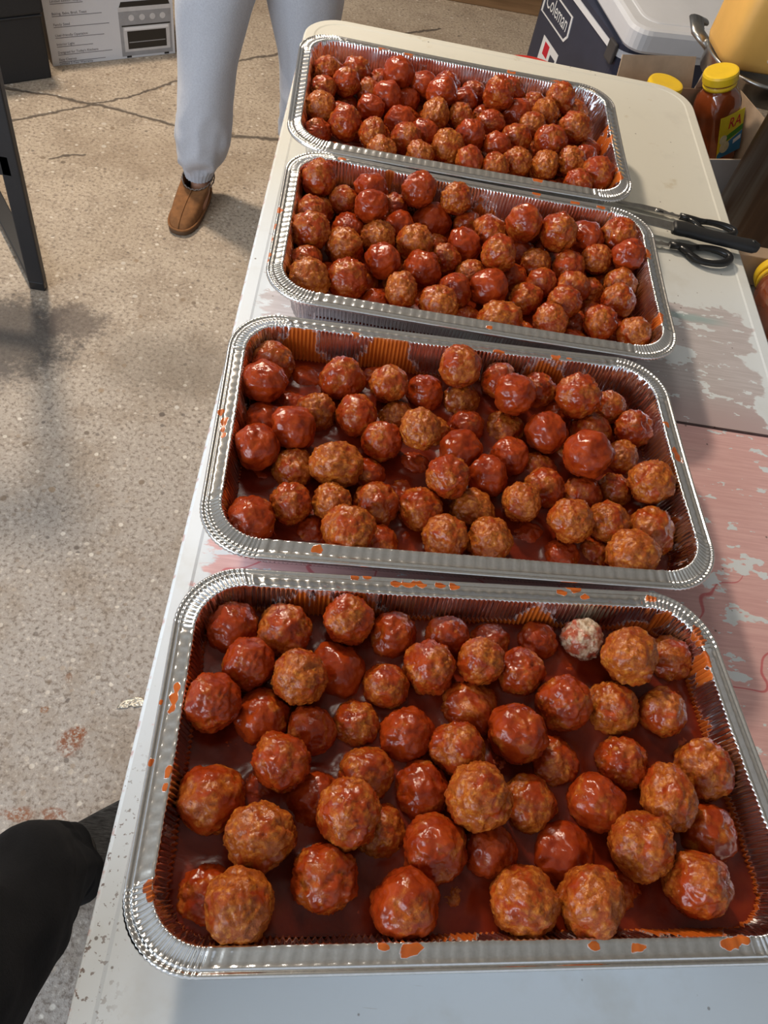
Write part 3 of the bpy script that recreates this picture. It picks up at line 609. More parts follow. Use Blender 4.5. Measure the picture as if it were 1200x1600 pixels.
PROFILE = [(0.0022, 0.0745), (0.0006, 0.0752), (0.0, 0.0770), (0.0005, 0.0790), (0.0018, 0.0802), (0.0032, 0.0798), (0.0042, 0.0786), (0.0052, 0.0786),
           (0.0060, 0.0800), (0.0070, 0.0802), (0.0080, 0.0793), (0.0105, 0.0799), (0.0135, 0.0809), (0.0165, 0.0821), (0.0185, 0.0830), (0.0196, 0.0828), (0.0204, 0.0812)]
PROFILE += [(wall_inset(z), z) for z in (0.0795, 0.077, 0.074, 0.070, 0.065, 0.060, 0.055, 0.050, 0.045, 0.040, 0.032, 0.024, 0.016, 0.009, 0.005)]
PROFILE += [(0.0410, 0.0024), (0.0440, 0.0012), (0.060, 0.0012), (0.09, 0.0012), (0.13, 0.0012)]
SMEAR = {0: (0.20, 0.12, 0.10, 0.3), 1: (0.34, 0.16, 0.20, 0.4), 2: (0.48, 0.12, 0.20, 0.4), 3: (0.42, 0.16, 0.34, 0.5)}   # far, right, left, near walls
def build_tray(t, label):
    NCn, NSx, NSy = 95, 400, 205
    random.seed(40 + t)
    base = round_rect(TL / 2, TWD / 2, 0.058, NCn, NSx, NSy)
    n = len(base)
    # crimp heights along the edge: tight pleats round the corners, shallow waves on the straights
    pleat = []; k = 0
    ph = 0.0; rate = 0
    for i, (x, y, c, f) in enumerate(base):
        corner = c < 10
        if not corner and c in (11, 13): dens = 0.68
        else: dens = 0.68
        ph += (random.uniform(0.8, 1.7) if corner else random.uniform(0.35, 0.8))
        s = math.sin(ph)
        s = math.copysign(abs(s) ** 0.6, s)
        amp = 1.0 if corner else 0.20
        edge = min(f, 1 - f)
        if not corner and edge < 0.06: amp = 0.2 + 0.8 * (1 - edge / 0.06)
        pleat.append((s * amp, corner))
    vs = []; sm = []
    spots = RIM_SPOTS[t]
    nz = noise.noise
    for j, (ins, z) in enumerate(PROFILE):
        r = max(0.058 - ins * 0.75, 0.030) if ins < 0.05 else max(0.030 - (ins - 0.05) * 0.3, 0.012)
        ring = round_rect(TL / 2 - ins, TWD / 2 - ins, r, NCn, NSx, NSy)
        for i, (x, y, c, f) in enumerate(ring):
            pl, corner = pleat[i]
            zz = z; dn = 0.0
            if ins <= 0.0198:
                a = 0.00085 if ins > 0.0072 else (0.00035 if corner else 0.00003)
                zz += pl * a * (1.0 if ins > 0.0072 or corner else 0.3)
                if ins < 0.0072 and corner: dn += pl * 0.00025
            elif z > 0.004:
                fade = min(1.0, (0.082 - z) / 0.006) * min(1.0, (z - 0.003) / 0.01)
                if corner:
                    q = nz(Vector((i * 0.55, z * 22 + i * 0.02, t * 7.0))) + 0.6 * nz(Vector((i * 1.3 + z * 160, z * 30, t)))
                    dn += q * 0.0036 * fade
                else:
                    L = 400 * f if c in (11, 13) else 205 * f
                    w = math.cos(2 * math.pi * L / 9.3)
                    w = 1 - 2 * abs(w) ** 1.6
                    dn += w * 0.0016 * fade + nz(Vector((i * 0.05, z * 30, t * 3.0))) * 0.0012 * fade
            L_ = math.hypot(x, y) + 1e-6
            # outward normal of the ring
            if c == 10: nx, ny = 1, 0
            elif c == 11: nx, ny = 0, 1
            elif c == 12: nx, ny = -1, 0
            elif c == 13: nx, ny = 0, -1
            else:
                a = R(-90 + 90 * c + 90 * f); nx, ny = math.cos(a), math.sin(a)
            sag = -0.0015 * math.sin(math.pi * f) if c >= 10 and ins < 0.02 else 0.0
            X, Y = warp(t, x - nx * dn, y - ny * dn)
            vs.append((X, Y, zz + sag))
            # how much sauce clings here
            if ins > 0.0198:
                S = SMEAR[t]
                wf = max(0, ny) * S[0] + max(0, nx) * S[1] + max(0, -nx) * S[2] + max(0, -ny) * S[3]
                wf = wf / max(0.001, max(0, ny) + max(0, nx) + max(0, -nx) + max(0, -ny)) 
                hgt = (z - SAUCE_Z[t]) / (0.082 - SAUCE_Z[t])
                m = wf * 1.15 + nz(Vector((X * 18, Y * 18, 5.0 + t))) * 0.75 + nz(Vector((X * 60, Y * 60, z * 14))) * 0.22 - max(0, hgt) * 0.34
                if hgt < 0.08: m = max(m, 0.9)
            else:
                m = 0.0
            if 0.0 <= ins < 0.029:
                for (sx, sy, sr) in spots:
                    dx = X - sx; dy = Y - sy
                    if abs(dx) < sr * 1.7 and abs(dy) < sr * 1.7:
                        d = math.hypot(dx * (0.6 if abs(ny) > 0.7 else 1.15), dy * (0.6 if abs(nx) > 0.7 else 1.15))
                        d *= 1 + 0.7 * nz(Vector((X * 160, Y * 160, z * 160)))
                        m = max(m, 1.15 - d / sr * 0.62)
            sm.append(m)
    fs = []
    for j in range(len(PROFILE) - 1):
        for i in range(n):
            a = j * n + i; b = j * n + (i + 1) % n
            fs.append((a, b, b + n, a + n))
    fs.append(tuple((len(PROFILE) - 1) * n + i for i in range(n)))
    o = data_obj('foil_tray', vs, fs, M_FOIL, None, True)
    at = o.data.attributes.new('smear', 'FLOAT', 'POINT'); at.data.foreach_set('value', sm)
    return tag(o, label, 'tray')

TRAY_LABEL = {3: 'nearest large foil tray of sauced meatballs, largest in view', 2: 'second foil tray from the front, between nearest tray and the third',
              1: 'third foil tray from the front, beside the scissors and knife', 0: 'farthest foil tray, heaped full at the far end of the table'}
TRAY_NAME = {3: 'nearest tray', 2: 'second tray', 1: 'third tray', 0: 'farthest tray'}
for t in range(4): build_tray(t, TRAY_LABEL[t])

# sauce pools
def build_sauce(t):
    z = SAUCE_Z[t]; ins = wall_inset(z) - 0.0004
    near = [b for b in MEATBALLS if b[0] == t and abs(b[3] - z) < b[4]]
    rings = [round_rect(TL / 2 - ins, TWD / 2 - ins, 0.036, 12, 90, 50)]
    hx, hy = TL / 2 - ins, TWD / 2 - ins
    nx_, ny_ = 150, 90
    vs = []; idx = {}
    r = 0.036
    def inside(x, y):
        ax, ay = abs(x) - (hx - r), abs(y) - (hy - r)
        return not (ax > 0 and ay > 0 and math.hypot(ax, ay) > r)
    for j in range(ny_ + 1):
        for i in range(nx_ + 1):
            x = -hx + 2 * hx * i / nx_; y = -hy + 2 * hy * j / ny_
            ax, ay = abs(x) - (hx - r), abs(y) - (hy - r)
            if ax > 0 and ay > 0:
                d = math.hypot(ax, ay)
                if d > r:
                    x = math.copysign(hx - r + ax * r / d, x); y = math.copysign(hy - r + ay * r / d, y)
            X, Y = warp(t, x, y)
            zz = z + noise.noise(Vector((X * 22, Y * 22, t))) * 0.0016 + noise.noise(Vector((X * 70, Y * 70, t + 4))) * 0.0004
            for b in near:
                dd = (X - b[1]) ** 2 + (Y - b[2]) ** 2
                rr = math.sqrt(max(0, b[4] ** 2 - (b[3] - z) ** 2))
                if dd < (rr + 0.012) ** 2:
                    d = math.sqrt(dd) - rr
                    zz += 0.0024 * math.exp(-max(0, d) / 0.003)
            vs.append((X, Y, zz))
    fs = [(j * (nx_ + 1) + i, j * (nx_ + 1) + i + 1, (j + 1) * (nx_ + 1) + i + 1, (j + 1) * (nx_ + 1) + i) for j in range(ny_) for i in range(nx_)]
    o = data_obj('tomato_sauce', vs, fs, M_SAUCE, None, True)
    tag(o, 'glossy red tomato sauce pooled between the meatballs in the ' + TRAY_NAME[t], 'sauce', None, 'stuff')
for t in range(4): build_sauce(t)

# ------------------------------------------------------------------ meatballs
def meatball_mesh(seed, smoothness, ridged=False):
    bm = bmesh.new()
    bmesh.ops.create_icosphere(bm, subdivisions=5, radius=1.0)
    rng = random.Random(seed)
    ex = (rng.uniform(0.94, 1.05), rng.uniform(0.94, 1.05), rng.uniform(0.92, 1.02))
    o1 = Vector((seed * 3.1, seed * 1.7, 0)); nz = noise.noise
    for v in bm.verts:
        d = v.co.normalized()
        r = 1.0 + nz(d * 1.5 + o1) * 0.13 + nz(d * 3.6 + o1) * 0.09 * (1 - 0.3 * smoothness)
        a = nz(d * 7.5 + o1); b = nz(d * 15 + o1); c_ = nz(d * 27 + o1)
        e_ = nz(d * 44 + o1)
        r += ((abs(a) * -0.085 + 0.022) + abs(b) * -0.085 + 0.018 + c_ * 0.034 + e_ * 0.014) * (1 - 0.62 * smoothness)
        if ridged:
            m = max(0.0, 1 - ((d.x) ** 2 * 2.2 + (d.y) ** 2 * 2.6)) if d.z > 0 else 0
            r += math.copysign(abs(math.sin(d.x * 26 + nz(d * 2) * 1.5)) ** 0.7, math.sin(d.x * 26 + nz(d * 2) * 1.5)) * 0.020 * m
        if smoothness > 0.5:      # a cap of thick sauce with a drip
            cap = d.z + 0.35 * nz(d * 2.2 + o1 * 2)
            r += 0.035 * max(0, min(1, (cap + 0.1) * 4))
        v.co = Vector((d.x * ex[0], d.y * ex[1], d.z * ex[2])) * r * 0.022
    me = bpy.data.meshes.new('meatball')
    bm.to_mesh(me); bm.free()
    me.materials.append(M_BALL)
    me.polygons.foreach_set('use_smooth', [True] * len(me.polygons))
    return me
ROUGH = [meatball_mesh(k, 0.0) for k in range(1, 8)]
MED = [meatball_mesh(k, 0.45) for k in range(11, 16)]
SMOOTH = [meatball_mesh(k, 0.85) for k in range(21, 25)]
RIDGE = [meatball_mesh(31, 0.1, True), meatball_mesh(32, 0.1, True)]

ORD = ['first', 'second', 'third', 'fourth', 'fifth', 'sixth', 'seventh', 'eighth', 'ninth', 'tenth', 'eleventh', 'twelfth', 'thirteenth', 'fourteenth', 'fifteenth', 'sixteenth']
def tray_uv(t, x, y):
    c = [Vector(p) for p in CORNERS[t]]
    o = (c[0] + c[1] + c[2] + c[3]) / 4; u = (c[1] + c[2] - c[0] - c[3]).normalized(); w = Vector((-u.y, u.x))
    p = Vector((x, y)) - o
    return p.dot(u), p.dot(w)
rows = {}
for i, b in enumerate(MEATBALLS):
    u, w = tray_uv(b[0], b[1], b[2])
    k = max(0, min(5, int((w + 0.135) / 0.045)))
    rows.setdefault((b[0], k), []).append((u, i))
PLACE = {}
for (t, k), L in rows.items():
    L.sort()
    for q, (u, i) in enumerate(L):
        PLACE[i] = (t, k, q)
random.seed(7)
cam_p = Vector((0.1213, -0.4414, 0.718))
ROWN = ['front', 'second', 'third', 'fourth', 'fifth', 'back']
for i, (t, x, y, z, r, g, fl) in enumerate(MEATBALLS):
    if fl == 'r': me = RIDGE[i % 2]; look = 'meatball with parallel scored ridges'
    elif g >= 0.8: me = SMOOTH[i % 4]; look = 'meatball under thick smooth red sauce'
    elif g >= 0.55: me = MED[i % 5]; look = 'dark red glazed meatball'
    elif g < 0.05: me = ROUGH[i % 7]; look = 'pale grey-topped bare meatball'
    elif g <= 0.3: me = ROUGH[i % 7]; look = 'orange-brown lightly sauced meatball'
    else: me = (ROUGH + MED)[i % 12]; look = 'red-brown sauced meatball'
    o = bpy.data.objects.new('meatball', me)
    COL.objects.link(o)
    s = r / 0.022 / 1.02
    sc = (s, s, s)
    if fl == 'w': sc = (s * 1.12, s * 0.97, s * 0.94)
    if fl == 't': sc = (s * 0.90, s * 1.12, s)
    o.scale = sc
    o.location = (x, y, z)
    if fl == 'r':
        q = (cam_p - Vector((x, y, z)) + Vector((0, 0, 0.3))).to_track_quat('Z', 'Y')
        o.rotation_euler = (q @ Euler((0, 0, random.uniform(-0.5, 0.5))).to_quaternion()).to_euler()
    elif fl in ('w', 't'):
        o.rotation_euler = (random.uniform(-0.3, 0.3), random.uniform(-0.3, 0.3), random.uniform(-0.25, 0.25))
    elif g >= 0.8:
        o.rotation_euler = (random.uniform(-0.4, 0.4), random.uniform(-0.4, 0.4), random.uniform(0, 6.28))
    else:
        o.rotation_euler = (random.uniform(0, 6.28), random.uniform(0, 6.28), random.uniform(0, 6.28))
    o['glaze'] = float(g)
    _, k, q = PLACE[i]
    tag(o, '%s, %s from left in %s row, %s' % (look, ORD[q], ROWN[k], TRAY_NAME[t]), 'meatball', 'meatballs in the ' + TRAY_NAME[t])

# ------------------------------------------------------------------ scissors and knife on the table
def polyline_prism(bm, pts, z0, z1, bev=0.0):
    vb = [bm.verts.new((x, y, z0)) for x, y in pts]; vt = [bm.verts.new((x, y, z1)) for x, y in pts]
    n = len(pts)
    bm.faces.new(list(reversed(vb))); bm.faces.new(vt)
    for k in range(n): bm.faces.new((vb[k], vb[(k + 1) % n], vt[(k + 1) % n], vt[k]))

def shears(loc, rot, flip, label, blade_slot):
    s = thing('kitchen_shears', label, 'scissors', loc, rot, 'kitchen scissors beside the trays')
    f = -1 if flip else 1
    # handle loop: a flattened torus with a neck
    loop = []
    a_, b_ = 0.043, 0.0195
    for k in range(28):
        a = 2 * math.pi * k / 28
        loop.append((0.072 + a_ * math.cos(a), f * (-0.004 - 0.012 * 0 + b_ * math.sin(a) * (1.0 if math.sin(a) * f < 0 else 0.9)), 0.0065 + 0.0015 * math.cos(a)))
    bm = bmesh.new()
    tube(bm, loop, [0.0052 + 0.0016 * max(0, math.cos(2 * math.pi * k / 28)) for k in range(28)], 10, 0.95, closed=True)
    tube(bm, [(-0.004, f * 0.007, 0.0065), (0.012, f * 0.007, 0.0068), (0.028, f * 0.004, 0.0068), (0.040, f * 0.007, 0.0066), (0.06, f * 0.0135, 0.0066)], [0.0066, 0.0066, 0.0078, 0.0062, 0.004], 10, 0.85)
    tube(bm, [(0.012, f * 0.006, 0.0066), (0.026, f * -0.002, 0.0066), (0.036, f * -0.011, 0.0066), (0.05, f * -0.0195, 0.0066)], [0.005, 0.006, 0.0052, 0.004], 10, 0.9)
    mesh_obj('handle', bm, M_BLACKPL, s, True)
    bm = bmesh.new()
    polyline_prism(bm, [(-0.002, f * 0.002), (-0.002, f * 0.011), (-0.014, f * 0.0105), (-0.020, f * 0.0145), (-0.026, f * 0.0105), (-0.034, f * 0.013), (-0.045, f * 0.016), (-0.085, f * 0.0145), (-0.155, f * 0.004),
                        (-0.155, f * 0.0025), (-0.085, f * 0.0), (-0.045, f * 0.0), (-0.034, f * 0.0015), (-0.014, f * 0.003)], 0.0035, 0.0065)
    mesh_obj('blade', bm, M_BLADE, s)
    bm = bmesh.new(); lathe(bm, [(0.0042, 0.0062), (0.0042, 0.0078), (0.003, 0.0085)], 16, Matrix.Translation((-0.053, f * 0.008, 0)))
    mesh_obj('pivot_stud', bm, M_STEEL, s, True)
    if blade_slot:
        bm = bmesh.new(); box(bm, -0.049, -0.040, f * 0.0065 - 0.0018, f * 0.0065 + 0.0018, 0.0062, 0.0070)
        mesh_obj('slot', bm, M_DARKPR, s)
    return s
SH1 = shears((0.667, 0.722, 0.0002), -0.13, False, 'black-handled scissors lying farther from the viewer, blade with a dark slot', True)
SH1.scale = (0.78, 0.86, 1.0)
SH2 = shears((0.638, 0.638, 0.0002), 0.03, False, 'black-handled scissors with empty finger loop, nearer the viewer and below the knife', False)
SH2.scale = (0.82, 1.02, 1.0)
kn = thing('kitchen_knife', 'knife with thick matte black handle resting across the scissors, handle over table edge', 'knife', (0.640, 0.679, 0.0175), -0.105)
bm = bmesh.new()
hp = [(0.000, 0.009, -0.014), (0.004, 0.0125, -0.0155), (0.012, 0.014, -0.016), (0.020, 0.0155, -0.015), (0.027, 0.0135, -0.0145), (0.036, 0.0105, -0.0145), (0.052, 0.0095, -0.0150), (0.072, 0.0095, -0.0150),
      (0.095, 0.0085, -0.0145), (0.112, 0.0085, -0.0140), (0.124, 0.0105, -0.0145), (0.133, 0.0110, -0.0140), (0.140, 0.0085, -0.0110), (0.143, 0.0035, -0.0055)]
rings = []
for (x, yt, yb) in hp:
    cy_, hy_ = (yt + yb) / 2, (yt - yb) / 2
    hz_ = 0.0085 if x < 0.135 else 0.006
    rings.append([(x, cy_ + hy_ * math.copysign(abs(math.cos(a)) ** 0.75, math.cos(a)), hz_ * math.copysign(abs(math.sin(a)) ** 0.8, math.sin(a))) for a in [2 * math.pi * k / 18 for k in range(18)]])
loft(bm, rings)
mesh_obj('handle', bm, M_BLACKMAT, kn, True)
bm = bmesh.new(); lathe(bm, [(0.0034, 0.0070), (0.0034, 0.0090)], 16, Matrix.Translation((0.1315, 0.0, 0)))
mesh_obj('hang_hole', bm, M_DARKPR, kn, True)
bm = bmesh.new()
polyline_prism(bm, [(0.002, 0.010), (-0.03, 0.0105), (-0.07, 0.009), (-0.095, 0.003), (-0.098, -0.004), (-0.07, -0.0105), (0.002, -0.0115)], -0.0012, 0.0008)
mesh_obj('blade', bm, M_BLADE, kn)

# ------------------------------------------------------------------ person in grey sweatpants
def skinned_leg(bm, joints, n=24):
    pass
def oval_ring(c, rx, ry, n, rot=0.0, tilt=Vector((0, 0, 1)), wob=0.0, seed=0):
    out = []
    for k in range(n):
        a = 2 * math.pi * k / n
        r = 1 + wob * noise.noise(Vector((math.cos(a) * 1.6 + seed, math.sin(a) * 1.6, c[2] * 9)))
        x, y = rx * r * math.cos(a), ry * r * math.sin(a)
        out.append((c[0] + x * math.cos(rot) - y * math.sin(rot), c[1] + x * math.sin(rot) + y * math.cos(rot), c[2]))
    return out

pr = thing('person', 'person standing beyond the table in light grey sweatpants and brown suede slippers', 'person', (-0.15, 1.66, FZ))
TP = Matrix.Translation((0.15, -1.66, -FZ))
def on(o, P=pr, T=TP):
    o.parent = P; o.matrix_parent_inverse = T; return o
# the body below the waist is one skinned surface (both legs joined at the pelvis)
LA, RA = Vector((-0.300, 1.600, -0.662)), Vector((-0.035, 1.765, -0.662))
bm = bmesh.new()
sk = bm.verts.layers.skin.verify()
joints = [((-0.135, 1.70, 0.20), 0.105), ((-0.150, 1.69, 0.10), 0.115),
          ((-0.215, 1.665, 0.00), 0.082), ((-0.262, 1.635, -0.24), 0.056), ((-0.285, 1.615, -0.42), 0.050), (tuple(LA), 0.030), ((-0.298, 1.585, -0.705), 0.030), ((-0.300, 1.500, -0.712), 0.030),
          ((-0.070, 1.72, 0.00), 0.082), ((-0.052, 1.745, -0.24), 0.056), ((-0.040, 1.755, -0.42), 0.050), (tuple(RA), 0.030), ((-0.030, 1.755, -0.705), 0.030), ((-0.020, 1.670, -0.712), 0.030)]
vv = []
for p, r in joints:
    v = bm.verts.new(p); v[sk].radius = (r, r); vv.append(v)
for a, b in ((0, 1), (1, 2), (2, 3), (3, 4), (4, 5), (5, 6), (6, 7), (1, 8), (8, 9), (9, 10), (10, 11), (11, 12), (12, 13)):
    bm.edges.new((vv[a], vv[b]))
vv[0][sk].use_root = True
me = bpy.data.meshes.new('body'); bm.to_mesh(me); bm.free()
bo = link('body', me, M_SKIN)
bo.modifiers.new('skin', 'SKIN').use_smooth_shade = True
sb = bo.modifiers.new('sub', 'SUBSURF'); sb.levels = 2; sb.render_levels = 2
on(bo)

def leg_cloth(bm, axis, n=72, seed=0):
    """axis: (x, y, z, rx, ry); dense rings with folds gathered above the cuff"""
    pts = []
    for (a, b) in zip(axis, axis[1:]):
        steps = max(2, int(abs(a[2] - b[2]) / 0.008))
        for k in range(steps):
            f = k / steps; pts.append([a[i] + (b[i] - a[i]) * f for i in range(5)])
    pts.append(list(axis[-1]))
    # smooth
    for _ in range(6):
        q = [p[:] for p in pts]
        for i in range(1, len(pts) - 1):
            for c in (0, 1, 3, 4): q[i][c] = (pts[i - 1][c] + pts[i][c] * 2 + pts[i + 1][c]) / 4
        pts = q
    rings = []
    for (x, y, z, rx, ry) in pts:
        ring = []
        for k in range(n):
            a = 2 * math.pi * k / n
            d = Vector((math.cos(a), math.sin(a), 0))
            fold = noise.noise(Vector((d.x * 1.3 + seed, d.y * 1.3, z * 3.2))) * 0.010
            low = max(0, min(1, (-0.42 - z) / 0.16)) if z > -0.625 else 0
            fold += (abs(noise.noise(Vector((d.x * 1.5 + seed, d.y * 1.5 + z * 3, z * 15)))) * -0.022 + 0.005) * low
            fold += -0.012 * max(0, math.cos(a * 1.0 + 1.9 - z * 2.0)) ** 8 * max(0, 1 - abs(z + 0.40) / 0.2)
            if z < -0.628: fold = 0.0016 * math.cos(a * 26) - 0.0005
            ring.append((x + (rx + fold) * d.x, y + (ry + fold) * d.y, z))
        rings.append(ring)
    loft(bm, rings, cap=False)
for seed, (ax) in enumerate((
        [(-0.205, 1.670, 0.02, 0.118, 0.115), (-0.262, 1.645, -0.22, 0.094, 0.100), (-0.277, 1.622, -0.36, 0.078, 0.084), (-0.287, 1.61, -0.50, 0.074, 0.078), (-0.292, 1.602, -0.575, 0.074, 0.076), (-0.298, 1.600, -0.612, 0.066, 0.064), (-0.303, 1.598, -0.632, 0.043, 0.046), (-0.304, 1.596, -0.662, 0.0385, 0.042)],
        [(-0.075, 1.730, 0.02, 0.118, 0.115), (-0.052, 1.750, -0.22, 0.096, 0.100), (-0.040, 1.757, -0.36, 0.076, 0.082), (-0.036, 1.760, -0.50, 0.066, 0.074), (-0.036, 1.762, -0.575, 0.066, 0.072), (-0.035, 1.765, -0.612, 0.060, 0.060), (-0.035, 1.765, -0.632, 0.044, 0.046), (-0.035, 1.765, -0.662, 0.039, 0.043)])):
    bm = bmesh.new(); leg_cloth(bm, ax, seed=seed * 5.3)
    on(mesh_obj('sweatpants_leg', bm, M_FLEECE, None, True))
bm = bmesh.new()
loft(bm, [oval_ring((-0.14, 1.70, z), rx, ry, 60, wob=0.05) for z, rx, ry in ((0.21, 0.150, 0.115), (0.16, 0.165, 0.125), (0.08, 0.180, 0.130), (0.01, 0.170, 0.120), (-0.03, 0.10, 0.08))])
on(mesh_obj('sweatpants_seat', bm, M_FLEECE, None, True))

def slipper(loc, rotz, label=None):
    """a low suede slipper, toe towards -y; origin on the floor under the heel"""
    M = Matrix.Translation(loc) @ Matrix.Rotation(rotz, 4, 'Z')
    n = 40
    def foot(s, hgt, grow=0.0, ycut=0.0):
        out = []
        for k in range(n):
            a = 2 * math.pi * k / n
            y = math.sin(a); x = math.cos(a)
            Y = -0.110 + 0.118 * y * s
            w = 0.0395 + 0.0085 * max(0, -y) - 0.004 * max(0, y)
            X = (w + grow) * math.copysign(abs(x) ** 0.75, x) * s + (0.004 if y < 0 else 0) * (-y)
            Y -= grow * (-y) if y < 0 else -grow * y
            out.append((X, Y, hgt))
        return out
    bm = bmesh.new()
    loft(bm, [foot(0.99, 0.0), foot(1.0, 0.003, 0.003), foot(1.0, 0.014, 0.003), foot(0.99, 0.017, 0.002)])
    bmesh.ops.transform(bm, matrix=M, verts=bm.verts)
    so = on(mesh_obj('slipper_sole', bm, M_SOLE, None, True))
    # upper: rings between the sole outline and the collar
    bm = bmesh.new()
    collar = []
    for k in range(n):
        a = 2 * math.pi * k / n
        x, y = math.cos(a), math.sin(a)
        collar.append(Vector((0.0405 * x, -0.050 + 0.050 * y, 0.071 + 0.010 * y)))
    base = [Vector(p) for p in foot(0.985, 0.016)]
    rings = [base]
    for s in (0.12, 0.25, 0.4, 0.55, 0.7, 0.82, 0.92, 1.0):
        ring = []
        for p, c in zip(base, collar):
            q = p.lerp(c, s ** 1.25)
            up = math.sin(s * math.pi / 2) ** (0.62 if p.y < -0.12 else 0.9)
            q.z = p.z + (c.z - p.z) * (0.80 * up + 0.20 * s)
            ring.append(q)
        rings.append(ring)
    rings.append([c + (Vector((0, -0.05, c.z)) - c) * 0.10 + Vector((0, 0, -0.004)) for c in collar])
    rings.append([c + (Vector((0, -0.05, c.z)) - c) * 0.14 + Vector((0, 0, -0.03)) for c in collar])
    loft(bm, rings, cap=False)
    bmesh.ops.transform(bm, matrix=M, verts=bm.verts)
    up_ = on(mesh_obj('slipper_upper', bm, M_SUEDE, None, True))
    # welt and centre seam
    bm = bmesh.new()
    tube(bm, [Vector(p) + Vector((0, 0, 0.017)) for p in foot(1.0, 0.0, 0.0015)], 0.0032, 8, closed=True)
    bmesh.ops.transform(bm, matrix=M, verts=bm.verts)
    on(mesh_obj('welt', bm, M_SUEDE, None, True))
    bm = bmesh.new()
    ms = n * 3 // 4
    pts = [r[ms] + Vector((0.001, -0.0005, 0.0012)) for r in rings[:9]]
    tube(bm, pts, 0.0016, 6)
    bmesh.ops.transform(bm, matrix=M, verts=bm.verts)
    on(mesh_obj('centre_seam', bm, M_SUEDE, None, True))
    # braid round the collar: small leaning stitches, two rows
    bm = bmesh.new()
    for row, zo, ro in ((0, 0.0, 1.02), (1, -0.0075, 1.10)):
        for k in range(44):
            a = 2 * math.pi * k / 44
            x, y = math.cos(a), math.sin(a)
            p = Vector((0.0405 * ro * x, -0.050 + 0.050 * ro * y, 0.073 + 0.010 * y + zo))
            tg = Vector((-math.sin(a), math.cos(a), 0.5 if k % 2 else -0.5)).normalized() * 0.0042
            tube(bm, [p - tg, p + tg], 0.0020, 5)
    bmesh.ops.transform(bm, matrix=M, verts=bm.verts)
    br = on(mesh_obj('collar_braid', bm, M_BRAID, None, True)); br['kind'] = 'stuff'
M_BRAID = plain('grey_brown_braid', (0.22, 0.17, 0.14), 0.8, vary=0.6, scale=250)
slipper((-0.298, 1.640, FZ), -0.16)
slipper((-0.032, 1.800, FZ), 0.12)

# ------------------------------------------------------------------ photographer's leg
ph = thing('person', 'dark trouser leg and charcoal knit shoe of the photographer at lower left', 'person', (-0.16, -0.24, FZ))
TH_ = Matrix.Translation((0.16, 0.24, -FZ))
bm = bmesh.new(); sk = bm.verts.layers.skin.verify()
vv = []
for p, r in (((-0.115, -0.47, 0.10), 0.062), ((-0.143, -0.385, -0.22), 0.050), ((-0.168, -0.270, -0.50), 0.045), ((-0.178, -0.222, -0.665), 0.034), ((-0.160, -0.205, -0.700), 0.032), ((-0.115, -0.165, -0.708), 0.026)):
    v = bm.verts.new(p); v[sk].radius = (r, r); vv.append(v)
for a, b in zip(vv, vv[1:]): bm.edges.new((a, b))
vv[0][sk].use_root = True
me = bpy.data.meshes.new('body'); bm.to_mesh(me); bm.free()
bo = link('body', me, M_SKIN); bo.modifiers.new('skin', 'SKIN').use_smooth_shade = True
sb = bo.modifiers.new('sub', 'SUBSURF'); sb.levels = 2; sb.render_levels = 2
on(bo, ph, TH_)
# trouser leg: rings follow the shin down to a wide hem over the ankle
bm = bmesh.new()
ax = [(Vector((-0.115, -0.50, 0.16)), 0.082), (Vector((-0.142, -0.395, -0.20)), 0.080), (Vector((-0.155, -0.325, -0.36)), 0.080), (Vector((-0.168, -0.270, -0.50)), 0.075), (Vector((-0.178, -0.240, -0.60)), 0.072), (Vector((-0.180, -0.222, -0.690)), 0.068)]
rings = []
for (a, ra), (b, rb) in zip(ax, ax[1:]):
    for k in range(10):
        f = k / 10; c = a.lerp(b, f); r = ra + (rb - ra) * f
        t_ = (b - a).normalized(); s_ = t_.cross(Vector((0, 0, 1))).normalized(); u_ = s_.cross(t_)
        ring = []
        for q in range(56):
            an = 2 * math.pi * q / 56
            w = 1 + 0.20 * noise.noise(Vector((math.cos(an) * 1.3, math.sin(an) * 1.3, c.z * 6))) + 0.05 * noise.noise(Vector((math.cos(an) * 4, math.sin(an) * 4, c.z * 14)))
            ring.append(c + (s_ * math.cos(an) * 0.92 + u_ * math.sin(an)) * r * w)
        rings.append(ring)
loft(bm, rings, cap=False)
on(mesh_obj('trouser_leg', bm, M_TROUSER, None, True), ph, TH_)
